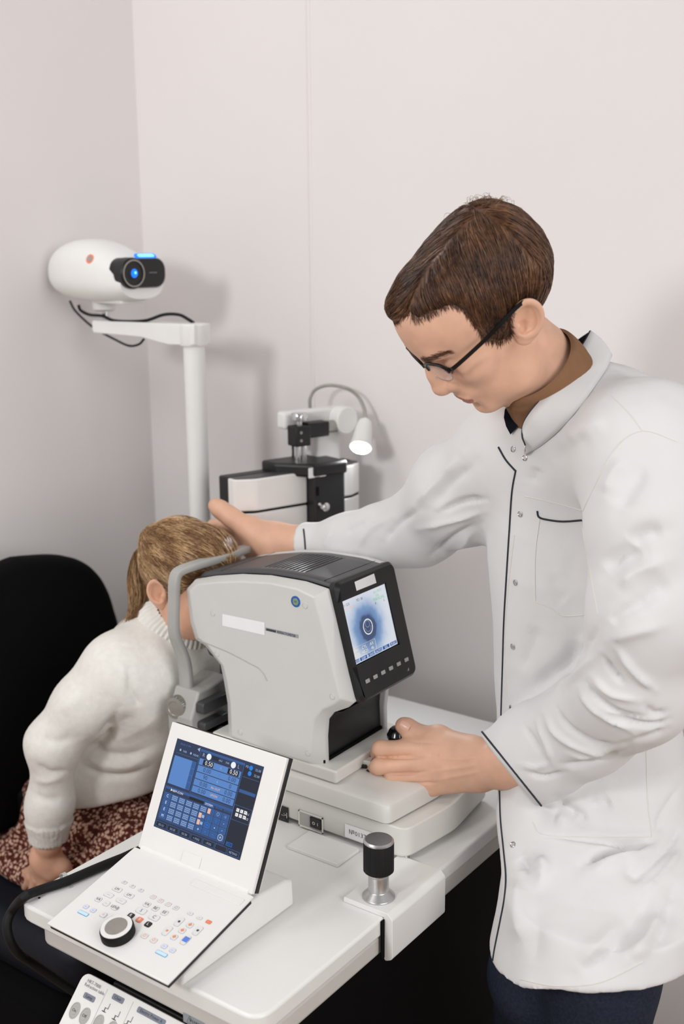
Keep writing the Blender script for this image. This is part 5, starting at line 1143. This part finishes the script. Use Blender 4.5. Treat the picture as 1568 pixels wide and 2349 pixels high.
# seams, sewn as fine ridges
seams = [(Z7((480, 700), (680, 745), (880, 800)), 2.2, 1.3), (Z7((860, 870), (900, 1100), (970, 1490)), 2.2, 1.6), (Z7((970, 1490), (740, 1505), (650, 1450), (550, 1410)), 2.2, 1.6), (Z7((580, 850), (550, 1100), (550, 1410)), 2.2, 1.2), (Z8((1310, 330), (1320, 700), (1350, 950)), 2.4, 2.0), (Z8((1350, 950), (1000, 950), (620, 935), (540, 850)), 2.2, 1.6), (Z8((450, 1920), (700, 1965), (1000, 1940), (1290, 1800)), 2.2, -1.2), (Z7((870, 800), (940, 650), (1030, 480), (1140, 320), (1290, 260), (1500, 330)), 3, 1.8), (Z7((1060, 20), (1180, 140), (1270, 260)), 2.4, 1.4), (Z7((410, 960), (370, 1300), (345, 1700), (360, 2050)), 2.2, -1.0)]
coat = qmesh('coat', CV, CF_, ['coat_cloth'], DOC)
CT = tree(CV, CF_)
def cast(x, y, lift=.0, T_=None):
    hit = (T_ or CT).ray_cast(Vector(CAM), Vector(unit(ray(x, y))))
    if hit[0] is None: return None, None
    return np.array(hit[0])+np.array(hit[1])*lift, np.array(hit[1])
def trace(px_, r_, m, name, par, n=50, lift=.0006, T_=None):
    runs = [[]]
    for x, y in spline(np.array(px_, float), n):
        p, _ = cast(x, y, lift, T_)
        if p is None: continue
        if runs[-1] and np.linalg.norm(p-runs[-1][-1]) > .03: runs.append([])
        runs[-1].append(p)
    pts = max(runs, key=len)
    if len(pts) > 2: return MB().tube(np.array(pts), r_, m, n=6).build(name, par)
for p_, _, _ in seams: trace(p_, .0007, 'coat_stitch', 'seam', coat, 60, lift=.0002)
trace([(1183, 1078), (1174, 1130), (1168, 1220), (1163, 1300), (1156, 1420), (1153, 1520), (1150, 1620), (1149, 1665)], .0013, 'piping_grey', 'placket_piping', coat, 60)
trace([(1146, 1815), (1148, 1880), (1155, 1950), (1160, 2010), (1157, 2060), (1148, 2110), (1134, 2180), (1128, 2225)], .0013, 'piping_grey', 'placket_piping', coat, 60)
trace([(1143, 1026), (1160, 1055), (1182, 1080)], .0014, 'piping_grey', 'collar_piping', coat, 20)
trace([(1232, 1172), (1236, 1186), (1255, 1192), (1290, 1196), (1334, 1193)], .0014, 'piping_grey', 'pocket_piping', coat, 30)
def cuff_ring(P_, n_):
    n_ = unit(n_); x_ = unit(np.cross(n_, EZ)); y_ = np.cross(n_, x_); pts = []
    for t_ in np.linspace(0, 2*np.pi, 61):
        d = x_*math.cos(t_)+y_*math.sin(t_); h_ = CT.ray_cast(Vector(P_), Vector(d), .12); pts.append(P_+d*((h_[3] if h_[0] is not None else .06)+.0006))
    MB().tube(pts, .0015, 'piping_grey', n=6).build('cuff_piping', coat)
cuff_ring(W(1163, 1763, 1.647)-cpn*.0045, cpn)
trace([(696, 1214), (699, 1240), (701, 1276)], .0014, 'piping_grey', 'cuff_piping', coat, 20)
for x, y in ((1177, 1030), (1204, 1050), (1193, 1179), (1182, 1336), (1176, 1483), (1171, 1624), (1176, 1938)):
    p, n_ = cast(x, y, .0003)
    if p is None: continue
    b = MB(); b.lathe(p, n_, [(.0042, 0), (.0044, .0010), (.0036, .0014), (.0031, .0006), (.001, .0006)], 'chrome', n=20); b.build('snap_button', coat)
# stand-up collar: strip round the neck, navy lining inside
topc = wp([(1204, 1022, 1.520), (1197, 1000, 1.522), (1200, 972, 1.518), (1218, 942, 1.505), (1256, 898, 1.500), (1292, 853, 1.515), (1325, 808, 1.545), (1352, 763, 1.595)])
botc = wp([(1206, 1042, 1.523), (1216, 1036, 1.512), (1240, 1022, 1.500), (1282, 988, 1.490), (1325, 940, 1.490), (1362, 890, 1.510), (1390, 845, 1.545), (1402, 815, 1.60)])
farT = wp([(1345, 765, 1.64), (1310, 790, 1.68), (1262, 830, 1.70), (1215, 880, 1.69), (1180, 915, 1.665), (1160, 928, 1.635)]); farB = wp([(1395, 830, 1.66), (1355, 860, 1.72), (1290, 900, 1.75), (1225, 950, 1.74), (1175, 985, 1.70), (1150, 998, 1.66)])
botc = [q if c is None else c for q, c in zip(botc, [cast(*PX(q), .001)[0] for q in botc])]
tT = spline(np.array(topc+farT), 70); tB = spline(np.array(botc+farB), 70)
rings = [[a*(1-t_)+b*t_ for t_ in np.linspace(0, 1, 6)] for a, b in zip(tT, tB)]
nc = unit(NB-HO)
def clr(offs, m, nm, par):
    mb = MB(); cen = (tT.mean(0)+tB.mean(0))/2; out = []
    for rg in rings:
        c = np.mean(rg, 0); dr = c-cen; dr = dr-nc*(dr@nc); dr = unit(dr); out.append([p+dr*offs+dr*.004*math.sin(math.pi*i/5) for i, p in enumerate(rg)])
    mb.loft(out, m, cap=False, closed=False); o = mb.build(nm, par, smooth=80); s_ = o.modifiers.new('thick', 'SOLIDIFY'); s_.thickness = .0012; s_.offset = 0; return o
clr(.0008, 'coat_cloth', 'collar', coat); clr(-.0012, 'lining_navy', 'collar_lining', coat)
MB().tube(tT[:int(len(tT)*.60)], .0012, 'piping_grey', n=6).build('collar_piping', coat)
# the far half of the collar shows its lining beside the throat
fl_ = [W(*q) for q in ((1166, 921, 1.592), (1157, 940, 1.588), (1155, 958, 1.585), (1160, 978, 1.58), (1170, 997, 1.572), (1182, 984, 1.568), (1192, 965, 1.566), (1198, 945, 1.568), (1200, 925, 1.575), (1185, 915, 1.585))]
MB().poly(fl_, 'lining_navy').build('collar_lining', coat)
# roll-neck jumper
tk = spline(np.array([W(1222, 834, 1.535), W(1246, 862, 1.55), W(1285, 925, 1.578), W(1330, 1010, 1.60)]), 36); mb = MB(); rings = []
tg_ = np.gradient(tk, axis=0); sx = unit(np.cross(tg_[0], FW)); 
for i, p in enumerate(tk):
    t_ = unit(tg_[i]); n0 = unit(np.array([-.84*RT+.54*-UP][0])*0+t_); a0 = unit(np.cross(n0, FW)); b0 = np.cross(n0, a0); R_ = np.interp(i, [0, 1, 3, 12, 14, len(tk)-1], [.058, .0615, .0635, .0665, .0665, .072])
    th_ = np.linspace(0, 2*np.pi, 120, endpoint=False); rb = R_+.0008*np.sin(th_*60); rings.append([p+a0*(r_*math.cos(t2))+b0*(r_*math.sin(t2)) for r_, t2 in zip(rb, th_)])
mb.loft(rings, 'knit_brown', cap=False); mb.build('roll_neck', DOC, smooth=60)
MB().tube([W(704, 1216, 2.002), W(697, 1216, 2.004)], .001, 'knit_brown').build('jumper_cuff', DOC) if False else None
jc = MB(); c0, c1 = W(705, 1245, 2.004), W(690, 1245, 2.012); jc.cyl(c0, c1, .0272, 'knit_brown', n=40); jc.build('jumper_cuff', DOC)
# jeans and shoes
jf = Field((-.85, 1.05, .02), (-.30, 1.65, .80), .008)
kn = wp([(1385, 2210, 1.50), (1240, 2230, 1.60)])
jf.chain([hip+EZ*-.02, W(1375, 2230, 1.55), footL+EZ*.42+np.array([0, .02, 0]), footL+EZ*.06], [.09, .076, .068, .060], .03); jf.chain([hip+EZ*-.02, W(1240, 2240, 1.64), footR+EZ*.42+np.array([0, .02, 0]), footR+EZ*.06], [.09, .074, .068, .060], .02)
JV, JF = jf.mesh(2); JN = vnormals(JV, JF); JV = JV+JN*(perlin(JV*np.array([14, 14, 9]))*.006)[:, None]; qmesh('jeans', JV, JF, ['denim'], DOC)
for ft in (footL, footR):
    sf = Field(ft-np.array([.18, .22, .03]), ft+np.array([.14, .14, .12]), .006); dr = unit(np.array([-.62, -.6, 0])); sf.chain([ft+dr*-.06+EZ*.025, ft+dr*.08+EZ*.018, ft+dr*.16+EZ*.012], [.042, .046, .036], .03); sf.cone(ft+EZ*.02, ft+EZ*.08, .045, .045, .02); sf.half(ft-EZ*.03, -EZ, .003)
    SV, SF = sf.mesh(1); qmesh('shoe', SV, SF, ['shoe_leather'], DOC)
# ------------------------------------------------------------------ the girl at the instrument
mat('elastic_dark', (70, 40, 32), .7, noise=.05)
mf = mat('floral_cloth', (96, 48, 40), .9, noise=0, spec=.15); nt, b = add_nodes(mf)
tc = nt.nodes.new('ShaderNodeTexCoord'); nz = nt.nodes.new('ShaderNodeTexNoise'); nz.inputs['Scale'].default_value = 260; nz.inputs['Detail'].default_value = 2
mx = nt.nodes.new('ShaderNodeMix'); mx.data_type = 'VECTOR'; mx.inputs['Factor'].default_value = .006
nt.links.new(tc.outputs['Object'], nz.inputs['Vector']); nt.links.new(tc.outputs['Object'], mx.inputs[4]); nt.links.new(nz.outputs['Color'], mx.inputs[5])
vo = nt.nodes.new('ShaderNodeTexVoronoi'); vo.inputs['Scale'].default_value = 135; vo.inputs['Randomness'].default_value = .85; nt.links.new(mx.outputs[1], vo.inputs['Vector'])
rp = nt.nodes.new('ShaderNodeValToRGB'); e = rp.color_ramp.elements; e[0].position = .07; e[0].color = lin((140, 84, 66))+(1,); e[1].position = .12; e[1].color = lin((226, 192, 172))+(1,)
for p_, c_ in ((.38, (214, 176, 156)), (.50, (104, 52, 44)), (.8, (84, 40, 34))): q = e.new(p_); q.color = lin(c_)+(1,)
nt.links.new(vo.outputs['Distance'], rp.inputs['Fac']); nt.links.new(rp.outputs['Color'], b.inputs['Base Color'])
mat('tights_navy', (20, 26, 42), .85, noise=.15, nscale=200, spec=.15)
GRL = empty('person', (-1.5, 1.38, .463), 'girl in white roll-neck jumper leaning into the instrument\'s chin rest', 'person')
GS = .84
eP = onY(366, 1366, 1.328)
GO = np.array([eP[0]+.0126*GS, 1.39, eP[2]+.003])
GM = np.array([[math.cos(.16), 0, -math.sin(.16)], [0, 1, 0], [math.sin(.16), 0, math.cos(.16)]])
gW = lambda q: GO+(np.asarray(q)*GS)@GM
gL = lambda p: (GM@(np.asarray(p)-GO))/GS
gf_ = Field((-.125, -.105, -.22), (.14, .105, .15), .0023)
face(gf_, .98)
gnk = [np.array([-1.358, 1.388, 1.04]), np.array([-1.385, 1.386, .985]), np.array([-1.41, 1.385, .93])]
gf_.chain([gL(p) for p in gnk], [.046/GS, .043/GS, .05/GS], .03)
gHV, gHF = gf_.mesh(2); gHV, gHF = join([(gHV, gHF), ear_mesh(-1, 14, .0012), ear_mesh(1, 14, .002)]); gHW = gW(gHV)
# near hand pressing on the seat
SHn, ELn, WRn = onY(258, 1535, 1.265), onY(122, 1705, 1.19), onY(112, 1925, 1.185)
YA = 1.185
ghp = [W(105, 1945, 2.115), W(100, 1985, 2.12), W(85, 2015, 2.115)]
ghF = Field(np.array([-1.72, 1.08, .42]), np.array([-1.42, 1.32, .68]), .0022)
Wc = onY(112, 1930, YA); ghF.chain([onY(112, 1890, YA), Wc, onY(105, 1968, YA+.01)], [.022, .0205, .023], .015)
pal = [onY(84, 1990, YA+.03), onY(95, 1998, YA+.022), onY(108, 2002, YA+.015), onY(121, 2000, YA+.010)]
for p_ in pal: ghF.cone(onY(105, 1965, YA+.01), p_, .018, .0135, .02)
tips = [onY(50, 2024, YA+.045), onY(58, 2034, YA+.036), onY(74, 2040, YA+.028), onY(95, 2042, YA+.020)]
for p_, t_ in zip(pal, tips): ghF.chain([p_, p_*.45+t_*.55+EZ*.006, t_], [.0115, .0100, .0075], .006)
ghF.chain([onY(124, 1975, YA+.012), onY(145, 1988, YA+.02), onY(158, 2004, YA+.028)], [.0135, .0115, .0085], .015)
gLV, gLF = ghF.mesh(2)
gbF = Field((-1.82, 1.1, .0), (-1.1, 1.7, 1.02), .014)
gbF.cone((-1.41, 1.385, .93), (-1.57, 1.385, .63), .07, .07, .03); gbF.cone(SHn, (-1.405, 1.50, .945), .04, .04, .03); gbF.chain([SHn, ELn, WRn], [.035, .028, .02], .01); gbF.chain([(-1.405, 1.50, .945), (-1.50, 1.54, .75), (-1.36, 1.52, .62)], [.035, .028, .02], .01)
gBV, gBF = gbF.mesh(1)
Vs = [gHW, gLV, gBV]; Fs = [gHF, gLF, gBF]; off = np.cumsum([0]+[len(v) for v in Vs])
qmesh('body', np.vstack(Vs), np.vstack([f_+o_ for f_, o_ in zip(Fs, off)]), ['skin_pale'], GRL)
# hair pulled back into a ponytail
gh = Field((-.135, -.12, -.12), (.12, .12, .165), .003)
gh.ell((-.006, 0, .048), (.104, .083, .090), .01); gh.ell((.036, 0, .062), (.072, .074, .078), .02); gh.ell((-.045, 0, .055), (.062, .074, .076), .03)
cut = gh.like()
cut.cone((.103, -.1, .030), (.103, .1, .030), .040, .040, .01); cut.cone((.085, -.12, -.015), (.085, .12, -.015), .056, .056, .01); cut.cone((.03, -.1, -.085), (.03, .1, -.085), .075, .075, .01)
for s in (-1, 1): cut.ell((-.012, s*.092, -.004), (.026, .03, .032), .006)
gh.d = -smin(-gh.d, cut.d, .008)
TIE = gL(onY(352, 1238, 1.375))
gh.ell(TIE, (.022, .022, .022), .03)
KV, KF = gh.mesh(2); KN = vnormals(KV, KF); KT = tree(KV, KF)
ghair = qmesh('hair', gW(KV), KF, ['hair_blond_dark'], GRL)
rg2 = np.random.default_rng(5); rts = surf_points(KV, KF, 7000, rg2)
def gflow(c, n):
    d = TIE-c; return d/(np.linalg.norm(d)+.01)+np.array([0, 0, .0])
rts = rts[np.linalg.norm(rts-TIE, axis=1) > .02]
pt = comb(KT, rts, gflow, 9, .0065, .003, rg2, .10)
for k in range(1, pt.shape[1]):   # stop at the tie
    dd_ = np.linalg.norm(pt[:, k]-TIE, axis=1) < .014; pt[dd_, k] = pt[dd_, k-1]+1e-4
tone = perlin(pt[:, 0]*np.array([20, 40, 40])); mi = np.clip(np.digitize(tone+rg2.normal(size=len(tone))*.16, [-.16, .16]), 0, 2)
strands('hair_strands', gW(pt.reshape(-1, 3)).reshape(pt.shape), .00045*(.7+.7*rg2.random(len(pt))), ['hair_blond_dark', 'hair_blond', 'hair_blond_light'], ghair, midx=mi)['kind'] = 'stuff'
tw_ = gW(TIE); mb = MB(); tdir = unit(onY(338, 1262, 1.375)-tw_)
mb.lathe(tw_-tdir*.004, tdir, [(.015, 0), (.019, .003), (.019, .009), (.015, .012)], 'elastic_dark', n=24).build('hair_tie', ghair)
pc_ = np.array([tw_, onY(334, 1258, 1.37), onY(324, 1310, 1.37), onY(330, 1360, 1.365), onY(322, 1402, 1.355), onY(296, 1438, 1.335), onY(262, 1464, 1.32), onY(226, 1492, 1.31)]); cs = spline(pc_, 26)
K_ = len(cs); rad = np.interp(np.linspace(0, 1, K_), [0, .1, .35, .6, .8, 1], [.012, .024, .030, .025, .020, .028]); pts = []
for k in range(1500):
    a = rg2.random()*2*math.pi; r_ = math.sqrt(rg2.random()); ph = rg2.normal()*.6; wv = rg2.normal(size=3)*.004; end = .65+.35*rg2.random(); ii = np.linspace(0, (K_-1)*end, 14); base_ = np.stack([np.interp(ii, np.arange(K_), cs[:, j]) for j in range(3)], 1); rr_ = np.interp(ii, np.arange(K_), rad)*r_
    tt_ = np.linspace(0, 1, 14); off_ = np.outer(np.cos(a+ph*tt_)*rr_, EY)+np.outer(np.sin(a+ph*tt_)*rr_, unit(np.array([.8, 0, .6])))+np.outer(np.sin(tt_*7+a)*tt_, wv); pts.append(base_+off_)
pts = np.array(pts); strands('ponytail', pts, .0005*(.7+.7*rg2.random(len(pts))), ['hair_blond_dark', 'hair_blond', 'hair_blond_light'], ghair, midx=rg2.choice(3, len(pts), p=[.3, .45, .25]))['kind'] = 'stuff'
# jumper
jfF = Field((-1.80, 1.12, .52), (-1.15, 1.66, 1.09), .0042)
jfF.cone((-1.415, 1.385, .925), (-1.47, 1.38, .83), .098, .112, .05); jfF.cone((-1.47, 1.38, .83), (-1.555, 1.372, .70), .112, .122, .05)
jfF.cone((-1.405, 1.29, .945), (-1.405, 1.48, .945), .058, .058, .06); jfF.ell((-1.40, 1.385, .90), (.09, .15, .085), .05)
jfF.cone((-1.555, 1.372, .70), (-1.585, 1.37, .655), .128, .118, .03)
jfF.half((-1.56, 1.3, .640), unit((.25, 0, -1)), .012)
sv = jfF.like(); sv.chain([SHn, SHn*.5+ELn*.5, ELn, ELn*.4+WRn*.6, onY(112, 1860, YA), Wc], [.054, .051, .043, .036, .033, .0315], .03); sv.half(onY(110, 1927, YA), -EZ, .003)
gx, gy, gz_ = jfF.grid(); dist = np.sqrt((gx-SHn[0])**2+(gy-SHn[1])**2+(gz_-SHn[2])**2); kk_ = np.interp(dist, [.03, .10, .16], [.05, .025, .006]).astype(np.float32); jfF.d = smin(jfF.d, sv.d, kk_)
jfF.chain([(-1.405, 1.50, .945), (-1.50, 1.545, .75), (-1.37, 1.52, .63)], [.052, .044, .034], .03)
ngf = jfF.like(); ngf.chain([gnk[0]+EZ*.06, gnk[0], gnk[1], gnk[2]], [.055, .052, .047, .04], .01); jfF.d = -smin(-jfF.d, ngf.d, .005)
QV, QF = jfF.mesh(2); QN = vnormals(QV, QF)
def Zg(*p): return [(x*.3954, 1140+y*.3954) for x, y in p]
gfold = [(Zg((740, 1010), (745, 1100), (790, 1180), (800, 1230)), 9, -6), (Zg((700, 960), (730, 1050), (720, 1130)), 6, 2), (Zg((690, 1220), (600, 1400), (470, 1500)), 10, -9), (Zg((800, 1270), (680, 1330), (560, 1440)), 18, -6), (Zg((950, 1250), (800, 1350), (640, 1420)), 18, 5), (Zg((900, 1430), (760, 1500), (600, 1490), (520, 1440)), 14, -7), (Zg((880, 1490), (740, 1560), (600, 1550), (490, 1500)), 14, 6), (Zg((870, 1570), (740, 1620), (600, 1610), (480, 1560)), 8, -7), (Zg((210, 1390), (330, 1420), (440, 1390)), 12, -4), (Zg((200, 1540), (290, 1600), (420, 1590)), 10, -6), (Zg((190, 1640), (280, 1650), (400, 1600)), 10, 4), (Zg((180, 1720), (270, 1760), (380, 1740)), 10, -4), (Zg((340, 1240), (420, 1200), (480, 1130)), 16, 4), (Zg((560, 980), (640, 920), (800, 860)), 6, 2)]
QV = wrinkle(QV, QN, gfold); QN = vnormals(QV, QF); QV = QV+QN*(perlin(QV*np.array([11, 11, 11]))*.004+perlin(QV*300)*.0006)[:, None]
# ribbed cuff and hem: fine vertical ridges
cuffm = (QV[:, 2] < onY(110, 1878, YA)[2]) & (QV[:, 1] < 1.235)
ang = np.arctan2(QV[:, 1]-Wc[1], QV[:, 0]-Wc[0]); QN = vnormals(QV, QF); QV = QV+QN*(cuffm*(.0012*np.sin(ang*34)+.003))[:, None]
jump = qmesh('jumper', QV, QF, ['knit_white'], GRL)
rk = spline(np.array([gnk[0]+np.array([-.002, 0, -.010]), gnk[1]+np.array([0, 0, .004]), gnk[1]+np.array([-.006, 0, -.016]), gnk[2]+np.array([.0, 0, .0])]), 22); mb = MB(); rings = []
tg_ = np.gradient(rk, axis=0)
for i, p in enumerate(rk):
    n0 = unit(tg_[i]); a0 = EY; b0 = unit(np.cross(n0, a0)); R_ = np.interp(i, [0, 2, 4, 10, len(rk)-1], [.052, .065, .070, .072, .074]); th_ = np.linspace(0, 2*np.pi, 180, endpoint=False); rb = R_+.0016*np.sin(th_*45); rings.append([p+a0*(r_*math.cos(t2))+b0*(r_*math.sin(t2)) for r_, t2 in zip(rb, th_)])
mb.loft(rings, 'knit_white', cap=False).build('roll_neck', jump, smooth=60)
# skirt and legs
skF = Field((-1.83, 1.08, .45), (-1.20, 1.68, .75), .005)
skF.ell((-1.62, 1.40, .565), (.17, .155, .115), .03); skF.cone((-1.56, 1.335, .545), (-1.315, 1.33, .555), .085, .072, .05); skF.cone((-1.56, 1.45, .55), (-1.315, 1.45, .555), .09, .072, .05)
skF.ell((-1.68, 1.31, .485), (.14, .10, .05), .04); skF.ell((-1.52, 1.28, .490), (.15, .07, .045), .04); skF.ell((-1.42, 1.385, .585), (.12, .12, .05), .05)
skF.half((0, 0, .4645), -EZ, .003)
KV2, KF2 = skF.mesh(2); KN2 = vnormals(KV2, KF2)
w_ = np.clip((KV2[:, 2]-.468)/.02, 0, 1); f1 = perlin(KV2*np.array([16, 26, 10])); f2 = perlin(KV2*np.array([34, 40, 30])+3)
KV2 = KV2+KN2*((f1*.016+f2*.007)*w_)[:, None]
def Zs(*p): return [(x*.4337, 1640+y*.4337) for x, y in p]
KV2 = wrinkle(KV2, vnormals(KV2, KF2), [(Zs((380, 480), (500, 470), (640, 420)), 16, -8), (Zs((330, 690), (400, 710), (440, 690)), 12, -12), (Zs((350, 760), (420, 760)), 8, 8), (Zs((30, 700), (110, 690), (180, 660)), 14, -9), (Zs((40, 620), (120, 600)), 16, 7), (Zs((560, 380), (640, 330)), 16, 7)])
qmesh('skirt', KV2, KF2, ['floral_cloth'], GRL)
tgF = Field((-1.45, 1.22, .0), (-1.12, 1.56, .60), .008)
for y in (1.315, 1.445): tgF.chain([(-1.36, y, .52), (-1.305, y, .50), (-1.295, y, .28), (-1.30, y, .07)], [.058, .056, .045, .034], .02); tgF.chain([(-1.31, y, .04), (-1.24, y, .032)], [.034, .028], .02)
tv, tf = tgF.mesh(2); qmesh('tights', tv, tf, ['tights_navy'], GRL)
